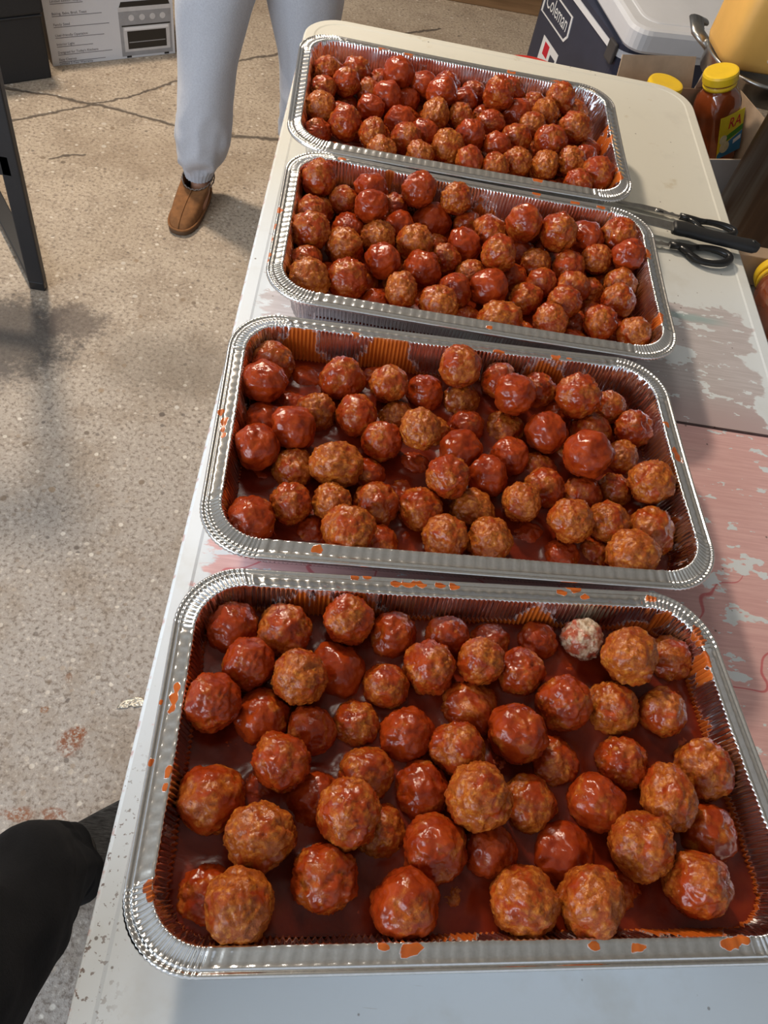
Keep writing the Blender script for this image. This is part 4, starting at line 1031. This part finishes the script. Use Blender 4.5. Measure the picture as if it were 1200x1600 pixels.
# shoe
def knit_shoe(loc, rotz):
    M = Matrix.Translation(loc) @ Matrix.Rotation(rotz, 4, 'Z')
    n = 36
    def outline(s, z, g=0.0):
        out = []
        for k in range(n):
            a = 2 * math.pi * k / n; x, y = math.cos(a), math.sin(a)
            w = 0.040 + 0.010 * max(0, y) - 0.003 * max(0, -y)
            out.append(Vector(((w + g) * math.copysign(abs(x) ** 0.8, x) * s, 0.105 + (0.140 * s + g) * y, z + 0.008 * max(0, y) ** 2)))
        return out
    bm = bmesh.new(); loft(bm, [outline(0.97, 0), outline(1, 0.004, 0.002), outline(1, 0.024, 0.002), outline(0.98, 0.028)])
    bmesh.ops.transform(bm, matrix=M, verts=bm.verts)
    on(mesh_obj('shoe_sole', bm, M_SOLEW, None, True), ph, TH_)
    bm = bmesh.new()
    base = outline(0.985, 0.024)
    col = [Vector((0.040 * math.cos(2 * math.pi * k / n), 0.020 + 0.050 * math.sin(2 * math.pi * k / n), 0.085 - 0.008 * math.sin(2 * math.pi * k / n))) for k in range(n)]
    rings = [base]
    for s in (0.12, 0.25, 0.4, 0.55, 0.7, 0.85, 1.0):
        ring = []
        for p, c in zip(base, col):
            q = p.lerp(c, s ** 1.2); up = math.sin(s * math.pi / 2) ** (0.7 if p.y > 0.12 else 0.9)
            q.z = p.z + (c.z - p.z) * (0.75 * up + 0.25 * s); ring.append(q)
        rings.append(ring)
    loft(bm, rings, cap=False)
    bmesh.ops.transform(bm, matrix=M, verts=bm.verts)
    on(mesh_obj('shoe_upper', bm, M_KNIT, None, True), ph, TH_)
    bm = bmesh.new()
    tube(bm, [Vector((0, 0, 0.0)) + p for p in col], 0.0045, 8, closed=True)
    bmesh.ops.transform(bm, matrix=M, verts=bm.verts)
    on(mesh_obj('shoe_collar', bm, M_BLACKFAB, None, True), ph, TH_)
knit_shoe((-0.190, -0.228, FZ), -0.85)

# ------------------------------------------------------------------ foil scrap on the floor
sc = []
for j in range(9):
    for i in range(15):
        u = i / 14; v = j / 8
        a = math.pi * (0.05 + 0.95 * u)
        rr = 0.004 + 0.017 * v * (1 + 0.15 * noise.noise(Vector((u * 5, v * 2, 1))))
        sc.append((-0.143 - rr * math.cos(a) * 1.15, 0.066 + rr * math.sin(a) * 0.9 + 0.35 * (-rr * math.cos(a)), FZ + 0.0022 + 0.0016 * noise.noise(Vector((i * 0.9, j * 0.9, 0)))))
fs = [(j * 15 + i, j * 15 + i + 1, (j + 1) * 15 + i + 1, (j + 1) * 15 + i) for j in range(8) for i in range(14)]
o = data_obj('foil_scrap', sc, fs, M_SCRAP, None, False)
so = o.modifiers.new('thick', 'SOLIDIFY'); so.thickness = 0.0006
tag(o, 'torn half-round scrap of embossed silver foil lying on the concrete floor', 'foil scrap')

# ------------------------------------------------------------------ black metal stool leg frame on the left
st = thing('metal_trestle', 'black metal trestle with slanting flat legs standing at the left edge', 'trestle', (-0.72, 1.12, FZ))
TS = Matrix.Translation((0.72, -1.12, -FZ))
def bar(a, b, w, d, name, side=Vector((0, 1, 0)), mat=M_DARKMETAL, P=st, T=TS):
    a = Vector(a); b = Vector(b); z = (b - a).normalized(); y = (side - z * side.dot(z)).normalized(); x = y.cross(z)
    bm = bmesh.new(); L = (b - a).length
    Mx = Matrix((x, y, z)).transposed().to_4x4(); Mx.translation = a
    box(bm, -w / 2, w / 2, -d / 2, d / 2, 0, L, 0.003, 2, Mx)
    return on(mesh_obj(name, bm, mat), P, T)
bar((-0.618, 1.12, FZ + 0.022), (-0.605, 1.12, 0.16), 0.040, 0.022, 'leg')
bar((-0.620, 1.125, FZ + 0.020), (-0.93, 1.58, FZ + 0.020), 0.040, 0.018, 'floor_bar', Vector((0, 0, 1)))
bar((-1.02, 1.12, FZ + 0.020), (-1.33, 1.58, FZ + 0.020), 0.040, 0.018, 'floor_bar', Vector((0, 0, 1)))
bar((-0.61, 1.12, -0.395), (-1.02, 1.12, -0.395), 0.05, 0.022, 'crossbar')
bar((-1.02, 1.12, FZ + 0.022), (-1.02, 1.12, 0.16), 0.040, 0.022, 'leg')
for x in (-0.618, -1.02):
    bm = bmesh.new(); box(bm, x - 0.019, x + 0.019, 1.108, 1.132, FZ, FZ + 0.026, 0.003)
    on(mesh_obj('foot_cap', bm, M_BLACKPL), st, TS)
bm = bmesh.new(); box(bm, -1.06, -0.57, 1.09, 1.15, 0.16, 0.18, 0.004)
on(mesh_obj('top_rail', bm, M_DARKMETAL), st, TS)

# ------------------------------------------------------------------ black fabric box, toaster oven carton
def frame_obj(name, label, cat, origin, U, W=Vector((0, 0, 1))):
    """an Empty whose x runs along U, z along W"""
    U = Vector(U).normalized(); W = Vector(W).normalized(); N = W.cross(U).normalized(); W = U.cross(N)
    e = bpy.data.objects.new(name, None); e.empty_display_size = 0.05; COL.objects.link(e)
    Mx = Matrix((U, N, W)).transposed().to_4x4(); Mx.translation = origin
    e.matrix_world = Mx
    return tag(e, label, cat)
def part(name, bm, mat, parent, smooth=False):
    return mesh_obj(name, bm, mat, parent, smooth)

bb = frame_obj('black_box', 'black fabric storage box on the floor at the upper left', 'box', (-0.86, 2.077, FZ), (0.80, 0.60, 0))
bm = bmesh.new(); box(bm, -0.46, 0.0, 0.0, 0.16, 0.0, 0.46, 0.006); part('box_body', bm, M_BLACKFAB, bb)
bm = bmesh.new(); box(bm, -0.468, 0.008, -0.009, 0.168, 0.195, 0.475, 0.008); part('lid', bm, M_BLACKFAB, bb)
bm = bmesh.new(); tube(bm, [(-0.46, -0.004, 0.19), (0.001, -0.004, 0.19)], 0.003, 6); part('seam_piping', bm, M_DARKMETAL, bb)

ov = frame_obj('oven_carton', 'white printed carton with toaster oven picture standing on the floor', 'carton', (-0.877, 2.144, FZ), (0.836, 0.549, 0))
bm = bmesh.new(); box(bm, -0.0, 0.413, 0.0005, 0.33, 0.0, 0.36, 0.003); part('carton_body', bm, M_KRAFT, ov)
bm = bmesh.new(); box(bm, 0.0, 0.412, -0.0005, 0.0015, 0.001, 0.359, 0.0); part('printed_face', bm, M_CARTON, ov)
def text(parent, s, size, loc, mat, rot=(R(90), 0, 0), name='lettering', ext=0.0002, align='LEFT', scx=1.0, shear=0.0):
    cu = bpy.data.curves.new(name, 'FONT'); cu.body = s; cu.size = size; cu.extrude = ext; cu.align_x = align; cu.shear = shear; cu.resolution_u = 2
    tmp = bpy.data.objects.new(name, cu); COL.objects.link(tmp)
    dg = bpy.context.evaluated_depsgraph_get()
    me = bpy.data.meshes.new_from_object(tmp.evaluated_get(dg))
    bpy.data.objects.remove(tmp)
    o = link(name, me, mat, parent)
    o.location = loc; o.rotation_euler = rot; o.scale = (scx, 1, 1)
    return o
lines = [(0.186, 'Limited edition recipes', 0.10), (0.150, 'Baking, Bake, Broil, Toast', 0.155), (0.118, 'Family Sized', 0.175), (0.086, 'User-friendly Operation', 0.155),
         (0.059, 'Interior Light', 0.115), (0.034, "Designed for Today's Kitchens", 0.175), (0.012, 'Easy Cleanup', 0.15)]
for z, s, L in lines:
    text(ov, s, 0.0105, (0.022, -0.0009, z + 0.004), M_GREYPR)
    bm = bmesh.new(); box(bm, 0.022, 0.022 + L, -0.0011, -0.0005, z - 0.001, z + 0.0006)
    part('rule_line', bm, M_GREYPR, ov)
text(ov, 'Limited 3-Year Warranty', 0.0105, (0.022, -0.0009, 0.0035), M_GREYPR)
# printed picture of the oven: thin flat shapes on the carton face
def flat(name, x0, x1, z0, z1, mat, lev=1, b=0.0):
    bm = bmesh.new(); box(bm, x0, x1, -0.0006 - 0.0003 * lev, -0.0004, z0, z1); return part(name, bm, mat, ov)
bm = bmesh.new()
vs_ = [(0.232, -0.0009, 0.158), (0.402, -0.0009, 0.158), (0.396, -0.0009, 0.176), (0.240, -0.0009, 0.176)]
bm.faces.new([bm.verts.new(v) for v in vs_]); part('picture_oven_top', bm, M_DARKPR, ov)
flat('picture_oven_body', 0.229, 0.404, 0.008, 0.160, M_SILVPR, 1)
flat('picture_top_edge', 0.229, 0.404, 0.147, 0.160, M_SILVPR2, 2)
flat('picture_control_panel', 0.243, 0.398, 0.108, 0.146, M_SILVPR, 3)
flat('picture_door', 0.240, 0.396, 0.022, 0.100, M_SILVPR2, 2)
flat('picture_window', 0.252, 0.384, 0.030, 0.086, M_DARKPR, 3)
flat('picture_rack', 0.256, 0.380, 0.050, 0.0525, M_SILVPR, 4)
flat('picture_handle', 0.244, 0.392, 0.090, 0.098, M_WHITEPR, 5)
flat('picture_shadow_gap', 0.236, 0.400, 0.101, 0.105, M_DARKPR, 3)
for x in (0.27, 0.306, 0.341, 0.375):
    bm = bmesh.new(); lathe(bm, [(0.0095, 0), (0.0095, 0.0003)], 20, Matrix.Translation((x, -0.0015, 0.127)) @ Matrix.Rotation(R(90), 4, 'X'))
    part('picture_knob', bm, M_SILVPR2, ov)
for x in (0.252, 0.382): flat('picture_foot', x - 0.008, x + 0.008, 0.003, 0.009, M_DARKPR, 2)

# plank on the floor far away
bm = bmesh.new(); box(bm, -0.75, 0.55, -0.02, 0.02, 0.0, 0.085, 0.003)
o = mesh_obj('wooden_plank', bm, M_WOOD); o.location = (0.28, 3.215, FZ); o.rotation_euler = (0, 0, 0.06)
tag(o, 'brown wooden plank lying on edge on the floor at the top of the picture', 'plank')

# ------------------------------------------------------------------ navy cooler
# local x runs along the front from near to far end, y points out of the back, z up; origin at the near front floor corner
ck = frame_obj('cooler', 'dark navy cooler with white stripe and white lettering on its front', 'cooler', (0.872, 2.075, FZ), (0.292, -0.956, 0))
# frame_obj: x along U = towards the viewer, y = z cross x
bm = bmesh.new()
def rr_loft(bm, specs, n=6):
    rings = []
    for (x0, x1, y0, y1, z, r) in specs:
        hx, hy = (x1 - x0) / 2, (y1 - y0) / 2
        rings.append([((x0 + x1) / 2 + p[0], (y0 + y1) / 2 + p[1], z) for p in round_rect(hx, hy, r, n, 1, 1)])
    loft(bm, rings)
rr_loft(bm, [(-0.60, -0.02, 0.02, 0.37, 0.0, 0.05), (-0.62, 0.0, 0.0, 0.39, 0.03, 0.05), (-0.63, 0.0, 0.0, 0.39, 0.385, 0.05)])
part('cooler_body', bm, M_NAVY, ck, False)
bm = bmesh.new(); rr_loft(bm, [(-0.64, 0.006, -0.006, 0.396, 0.385, 0.055), (-0.64, 0.006, -0.006, 0.396, 0.409, 0.055)]); part('white_stripe', bm, M_WHITEPR, ck)
bm = bmesh.new(); rr_loft(bm, [(-0.64, 0.010, -0.010, 0.40, 0.409, 0.055), (-0.64, 0.010, -0.010, 0.40, 0.425, 0.055), (-0.632, 0.002, 0.0, 0.392, 0.455, 0.05), (-0.61, -0.02, 0.02, 0.37, 0.468, 0.04)]); part('lid', bm, M_NAVY, ck)
for x in (-0.02,):
    bm = bmesh.new(); box(bm, x - 0.05, x + 0.0, -0.016, -0.004, 0.36, 0.42, 0.005); part('latch', bm, M_CHARC, ck)
# name plate on the front face (y = 0), reading from the far end to the near end
bm = bmesh.new()
def frame_shape(bm, pts, w, y0, y1):
    c = Vector((sum(p[0] for p in pts) / len(pts), 0, sum(p[1] for p in pts) / len(pts)))
    n = len(pts)
    for k in range(n):
        a = pts[k]; b = pts[(k + 1) % n]
        A = Vector((a[0], 0, a[1])); B = Vector((b[0], 0, b[1]))
        ai = A + (c - A).normalized() * w; bi = B + (c - B).normalized() * w
        q = [bm.verts.new((p.x, y, p.z)) for y in (y0, y1) for p in (A, B, bi, ai)]
        for f in ((0, 1, 2, 3), (7, 6, 5, 4), (0, 4, 5, 1), (1, 5, 6, 2), (2, 6, 7, 3), (3, 7, 4, 0)): bm.faces.new([q[i] for i in f])
pl = [(-0.575, 0.262), (-0.355, 0.262), (-0.335, 0.285), (-0.345, 0.345), (-0.575, 0.345)]
frame_shape(bm, pl, 0.010, -0.0025, 0.0); part('logo_frame', bm, M_WHITEPR, ck)
text(ck, 'Coleman', 0.066, (-0.556, -0.0015, 0.288), M_WHITEPR, scx=0.80, name='logo_lettering')
bm = bmesh.new(); box(bm, -0.50, -0.36, -0.0012, 0.0, 0.10, 0.215); part('sticker', bm, M_WHITEPR, ck)
bm = bmesh.new(); box(bm, -0.475, -0.435, -0.0020, 0.0, 0.165, 0.205); part('sticker_red_patch', bm, M_REDPR, ck)
bm = bmesh.new(); box(bm, -0.415, -0.372, -0.0020, 0.0, 0.11, 0.19); part('sticker_blue_patch', bm, M_NAVY, ck)

# red bucket just beyond the far edge of the table
bk = thing('red_bucket', 'red plastic rim peeking over the far table edge beside the navy cooler', 'bucket', (0.612, 1.98, FZ))
bm = bmesh.new(); lathe(bm, [(0.085, 0.0), (0.088, 0.004), (0.108, 0.325), (0.115, 0.327), (0.116, 0.337), (0.112, 0.340), (0.106, 0.338), (0.104, 0.32), (0.084, 0.006)], 48, cap0=True, cap1=True)
part('bucket_body', bm, M_RED, bk, True)

# ------------------------------------------------------------------ white cooler lid on top of the navy cooler
wu = Vector((0.838, 1.915, 0)); wd = (Vector((0.7720, 2.238, 0)) - wu).normalized()
wc = frame_obj('white_cooler_lid', 'large scuffed white foam cooler lid lying across the top of the navy cooler', 'cooler lid', (0.838, 1.915, -0.2615), (wd.y, -wd.x, 0))
bm = bmesh.new()
rr_loft(bm, [(0.006, 0.47, 0.006, 0.68, 0.0, 0.05), (0.0, 0.476, 0.0, 0.686, 0.008, 0.055), (0.0, 0.476, 0.0, 0.686, 0.050, 0.055), (0.006, 0.470, 0.006, 0.680, 0.060, 0.05), (0.016, 0.460, 0.016, 0.670, 0.0635, 0.045)])
part('lid_slab', bm, M_WHITEPL, wc)
bm = bmesh.new()
rr_loft(bm, [(0.045, 0.431, 0.045, 0.641, 0.0630, 0.05), (0.048, 0.428, 0.048, 0.638, 0.0655, 0.05), (0.056, 0.420, 0.056, 0.630, 0.0670, 0.045)])
part('raised_panel', bm, M_WHITEPL, wc)

# ------------------------------------------------------------------ leaning carton with sauce jars
jup = Vector((-0.36, 0.03, 0.93)).normalized()
jx = Vector((0.95, 0.15, 0.0)); jx = (jx - jup * jx.dot(jup)).normalized()
jb = Vector((0.975, 1.418, -0.264))
cb = frame_obj('cardboard_carton', 'open cardboard carton, white outside and brown inside, holding two yellow-lidded sauce jars', 'carton', (1.052, 1.358, -0.290), (0.955, 0.297, 0))
def panel(name, pts, th, mat, parent, nrm):
    bm = bmesh.new(); nrm = Vector(nrm) * th
    a = [bm.verts.new(p) for p in pts]; b = [bm.verts.new(Vector(p) + nrm) for p in pts]; n = len(pts)
    bm.faces.new(a); bm.faces.new(list(reversed(b)))
    for k in range(n): bm.faces.new((a[k], b[k], b[(k + 1) % n], a[(k + 1) % n]))
    return part(name, bm, mat, parent)
X0, X1, Y0, Y1, ZT = -0.34, 0.0, 0.0, 0.150, 0.170
panel('carton_bottom', [(X0, Y0, 0.004), (X1, Y0, 0.004), (X1, Y1, 0.004), (X0, Y1, 0.004)], 0.003, M_KRAFT, cb, (0, 0, -1))
panel('carton_wall', [(X1, Y0, 0.0), (X1, Y1, 0.0), (X1, Y1, ZT), (X1, Y0, ZT)], 0.003, M_KRAFT, cb, (1, 0, 0))
panel('carton_wall', [(X0, Y1, 0.0), (X1, Y1, 0.0), (X1, Y1, ZT), (X0, Y1, ZT)], 0.003, M_KRAFT, cb, (0, 1, 0))
panel('carton_wall', [(X0, Y0, 0.0), (X0, Y1, 0.0), (X0, Y1, ZT), (X0, Y0, ZT)], 0.003, M_KRAFT, cb, (-1, 0, 0))
panel('carton_wall', [(X0, Y0, 0.0), (X1, Y0, 0.0), (X1, Y0, 0.090), (X0, Y0, 0.090)], 0.003, M_KRAFT, cb, (0, -1, 0))
panel('printed_face', [(X0 - .003, Y0 - 0.0035, 0.0), (X1 + .003, Y0 - 0.0035, 0.0), (X1 + .003, Y0 - 0.0035, 0.090), (X0 - .003, Y0 - 0.0035, 0.090)], 0.001, M_CARTON, cb, (0, -1, 0))
panel('carton_flap', [(X0 + .002, Y1 + .003, ZT), (X1 - 0.135, Y1 + .003, ZT), (X1 - 0.14, Y1 + 0.03, ZT + 0.058), (X0 + 0.01, Y1 + 0.03, ZT + 0.055)], 0.003, M_KRAFT, cb, (0, 0.9, -0.4))
panel('carton_flap', [(X1 - .125, Y1 + .003, ZT), (X1 - 0.03, Y1 + .003, ZT), (X1 - 0.05, Y1 - 0.012, ZT + 0.035), (X1 - 0.125, Y1 - 0.005, ZT + 0.055)], 0.003, M_KRAFT, cb, (0, 0.9, 0.2))
panel('carton_flap', [(X0 - .003, Y0, ZT), (X0 - .003, Y1, ZT), (X0 - 0.05, Y1 - 0.02, ZT + 0.03), (X0 - 0.05, Y0 + 0.02, ZT + 0.03)], 0.003, M_CARTON, cb, (-0.4, 0, -0.9))

def make_jar(label, P, x, y, with_label=True, up=jup, origin=jb, ux=jx):
    U = ux; W = up; N = W.cross(U)
    loc = Vector(origin) + U * x + N * y
    if with_label: U = (U * math.cos(0.35) + N * math.sin(0.35)).normalized()
    j = frame_obj('sauce_jar', label, 'jar', loc, U, W)
    j['group'] = 'yellow-lidded jars of red sauce'
    def sq(h, z, r=0.55):
        out = []
        for k in range(40):
            a = 2 * math.pi * k / 40; c_, s_ = math.cos(a), math.sin(a); e = r
            out.append((h * math.copysign(abs(c_) ** e, c_), h * math.copysign(abs(s_) ** e, s_), z))
        return out
    bm = bmesh.new()
    loft(bm, [sq(0.038, 0.0), sq(0.044, 0.004), sq(0.046, 0.012), sq(0.046, 0.040), sq(0.0445, 0.045), sq(0.0445, 0.125), sq(0.046, 0.130), sq(0.046, 0.150, 0.65), sq(0.0435, 0.166, 0.8), sq(0.037, 0.178, 1.0), sq(0.034, 0.184, 1.0), sq(0.034, 0.20, 1.0)])
    part('glass_body', bm, M_JARSAUCE, j, True)
    bm = bmesh.new(); lathe(bm, [(0.0365, 0.186), (0.0372, 0.190), (0.0365, 0.194)], 40); part('lid_ring', bm, M_YELLOW, j, True)
    bm = bmesh.new()
    prof = [(0.0375, 0.198), (0.039, 0.200), (0.039, 0.214), (0.037, 0.2185), (0.033, 0.2195), (0.001, 0.2185)]
    lathe(bm, prof, 48); o = part('lid', bm, M_YELLOW, j, False)
    if with_label:
        def face(name, pts, mat, lev):
            bm = bmesh.new(); y0 = -0.0462 - 0.0003 * lev
            a = [bm.verts.new((p[0], y0, p[1])) for p in pts]; b = [bm.verts.new((p[0], y0 + 0.002, p[1])) for p in pts]
            bm.faces.new(a); bm.faces.new(list(reversed(b))); n = len(pts)
            for k in range(n): bm.faces.new((a[k], b[k], b[(k + 1) % n], a[(k + 1) % n]))
            return part(name, bm, mat, j)
        lb = face('label', [(-0.026, 0.036), (0.041, 0.036), (0.041, 0.134), (-0.026, 0.134)], M_YELPR, 0)
        face('label_green_band', [(-0.010, 0.070), (0.041, 0.084), (0.041, 0.098), (-0.010, 0.084)], M_GREENPR, 1)
        face('label_blue_field', [(-0.026, 0.036), (0.041, 0.036), (0.041, 0.083), (0.004, 0.070), (-0.026, 0.046)], M_BLUEPR, 2)
        for (qx, qz, rr) in ((-0.014, 0.080, 0.0105), (-0.008, 0.060, 0.0135)):
            bm = bmesh.new(); lathe(bm, [(rr, 0), (rr, 0.0005)], 20, Matrix.Translation((qx, -0.0472, qz)) @ Matrix.Rotation(R(90), 4, 'X')); part('label_garlic_picture', bm, M_CREAMPR, j)
        text(j, 'RA', 0.036, (-0.004, -0.0470, 0.101), M_REDPR, rot=(R(90), 0, 0), name='label_lettering', scx=0.80, shear=0.15)
        face('label_white_patch', [(0.017, 0.058), (0.038, 0.064), (0.038, 0.074), (0.017, 0.068)], M_WHITEPR, 3)
    return j
make_jar('tall sauce jar with raised yellow lid and yellow, green and blue label', 0, 0.015, 0.0)
make_jar('sauce jar behind the table corner, only its yellow lid showing', 0, 0, 0, False, up=Vector((0, 0, 1)), origin=Vector((0.772, 1.345, -0.284)), ux=Vector((1, 0, 0)))
# carton support: a black tote below, tucked between table and cooler
bm = bmesh.new(); rr_loft(bm, [(-0.12, 0.12, -0.11, 0.11, 0.0, 0.03), (-0.13, 0.13, -0.12, 0.12, 0.425, 0.03), (-0.14, 0.14, -0.13, 0.13, 0.43, 0.03), (-0.14, 0.14, -0.13, 0.13, 0.4465, 0.03)])
o = mesh_obj('storage_tote', bm, M_CHARC); o.location = (0.85, 1.43, FZ); tag(o, 'charcoal plastic tote hidden under the leaning jar carton', 'tote')

# ------------------------------------------------------------------ steel stand, jug
bs = thing('steel_stand', 'round stainless steel stand top with rolled bright rim under the yellow jug', 'stand', (1.097, 1.640, FZ))
bm = bmesh.new(); lathe(bm, [(0.138, 0.585), (0.150, 0.590), (0.152, 0.630), (0.1545, 0.634), (0.1545, 0.639), (0.150, 0.642), (0.145, 0.637), (0.001, 0.634)], 72)
part('stand_top', bm, M_STEEL, bs, True)
for k in range(3):
    a = 2 * math.pi * k / 3 + 0.9
    bm = bmesh.new(); tube(bm, [(0.12 * math.cos(a), 0.12 * math.sin(a), 0.59), (0.15 * math.cos(a), 0.15 * math.sin(a), 0.0)], 0.012, 10); part('leg', bm, M_STEEL, bs, True)
bm = bmesh.new(); tube(bm, [(-0.135, 0.05, 0.62), (-0.165, 0.085, 0.635), (-0.17, 0.12, 0.65), (-0.14, 0.14, 0.64)], [0.018, 0.02, 0.02, 0.016], 12, 0.5); part('handle', bm, M_STEEL, bs, True)

jg = thing('mustard_jug', 'large yellow plastic jug with white label on the steel stand', 'jug', (1.035, 1.622, -0.0944), 0.09)
def chamf(hx, hy, c, z, n=5):
    return [(p[0], p[1], z) for p in round_rect(hx, hy, c, n, 3, 3)]
bm = bmesh.new()
loft(bm, [chamf(0.082, 0.076, 0.045, 0.0), chamf(0.090, 0.084, 0.045, 0.006), chamf(0.094, 0.088, 0.043, 0.022), chamf(0.093, 0.087, 0.040, 0.06), chamf(0.094, 0.088, 0.040, 0.17), chamf(0.092, 0.086, 0.045, 0.19), chamf(0.07, 0.066, 0.045, 0.235), chamf(0.035, 0.035, 0.033, 0.27), chamf(0.022, 0.022, 0.021, 0.28), chamf(0.022, 0.022, 0.021, 0.30)])
part('jug_body', bm, M_MUSTARD, jg, True)
bm = bmesh.new(); lathe(bm, [(0.024, 0.285), (0.025, 0.288), (0.025, 0.305), (0.022, 0.308)], 32); part('cap', bm, M_WHITEPL, jg, True)
bm = bmesh.new(); tube(bm, [(0.03, 0, 0.285), (0.07, 0, 0.282), (0.092, 0, 0.24), (0.088, 0, 0.18)], 0.013, 12); part('handle', bm, M_MUSTARD, jg, True)
bm = bmesh.new(); box(bm, 0.006, 0.078, -0.0895, -0.087, 0.030, 0.165, 0.004); part('label', bm, M_WHITEPR, jg)
for k in range(9):
    bm = bmesh.new(); box(bm, 0.012, 0.070 - 0.006 * (k % 3), -0.0899, -0.0893, 0.060 + k * 0.0105, 0.0625 + k * 0.0105); part('label_small_print', bm, M_GREYPR, jg)
text(jg, 'eoa', 0.016, (0.011, -0.0897, 0.034), M_DARKPR, name='label_lettering')
for k in range(7):
    bm = bmesh.new(); box(bm, 0.046 + k * 0.004, 0.048 + k * 0.004, -0.0899, -0.0893, 0.034, 0.052); part('barcode_bar', bm, M_DARKPR, jg)

# ------------------------------------------------------------------ dark steel drum at the right edge
dr = thing('steel_drum', 'tall dark brushed steel drum behind the right table edge', 'drum', (1.150, 1.135, FZ))
bm = bmesh.new(); lathe(bm, [(0.205, 0.0), (0.21, 0.005), (0.21, 0.30), (0.2125, 0.303), (0.2125, 0.309), (0.21, 0.312), (0.21, 0.74), (0.214, 0.743), (0.214, 0.750), (0.209, 0.752), (0.205, 0.745), (0.205, 0.10)], 96)
M_DRUM = NT('smoked_steel'); cc = M_DRUM.coord()
nn_ = M_DRUM.noise(M_DRUM.mapping(cc, scale=(9, 9, 0.7)), 1.2, 4, 0.6)
M_DRUM = M_DRUM.out(M_DRUM.ramp(nn_, [(0.35, (0.02, 0.018, 0.016)), (0.5, (0.075, 0.045, 0.028)), (0.62, (0.14, 0.13, 0.115))]), 0.42, 0.8)
part('drum_body', bm, M_DRUM, dr, True)
bm = bmesh.new(); tube(bm, [(0.20, -0.03, 0.68), (0.235, -0.03, 0.69), (0.235, 0.06, 0.69), (0.20, 0.06, 0.68)], 0.006, 8); part('handle', bm, M_STEEL, dr, True)

# ------------------------------------------------------------------ lower right: second carton and jar, printed bag
sh = thing('low_shelf', 'grey shelf beside the right table edge carrying the brown carton and a jar', 'shelf', (1.09, 0.70, FZ))
bm = bmesh.new(); box(bm, -0.24, 0.24, -0.24, 0.22, 0.505, 0.527, 0.004); part('shelf_board', bm, M_LEGMETAL, sh)
for x in (-0.22, 0.22):
    for y in (-0.20, 0.18):
        bm = bmesh.new(); box(bm, x - 0.012, x + 0.012, y - 0.012, y + 0.012, 0.0, 0.506, 0.002); part('leg', bm, M_LEGMETAL, sh)
bm = bmesh.new(); box(bm, -0.10, 0.10, -0.018, 0.018, 0.0, 0.065, 0.002)
o = mesh_obj('brown_carton', bm, M_KRAFT); o.location = (0.985, 0.905, FZ + 0.5275); tag(o, 'small plain brown carton just beyond the knife handle', 'carton')
j3 = make_jar('sauce jar lying at the right edge, its rounded shoulder glossy', 0, 0, 0, False, up=Vector((0.08, 0.99, 0.0)).normalized(), origin=Vector((0.950, 0.655, -0.1615)), ux=Vector((0.99, -0.08, 0)).normalized())
bg = thing('printed_bag', 'white bag with green print at the right edge, below the jar', 'bag', (0.955, 0.545, FZ + 0.5275))
bm = bmesh.new()
rr_loft(bm, [(-0.05, 0.12, -0.05, 0.05, 0.0, 0.015), (-0.055, 0.125, -0.06, 0.06, 0.03, 0.015), (-0.05, 0.12, -0.04, 0.04, 0.06, 0.01), (-0.05, 0.12, -0.008, 0.008, 0.07, 0.004)])
part('bag_body', bm, M_WHITEPR, bg)
for k in range(5):
    bm = bmesh.new(); box(bm, -0.045 + k * 0.03, -0.025 + k * 0.03, -0.0625, -0.0585, 0.018, 0.042); part('green_print', bm, M_GREENPR, bg)
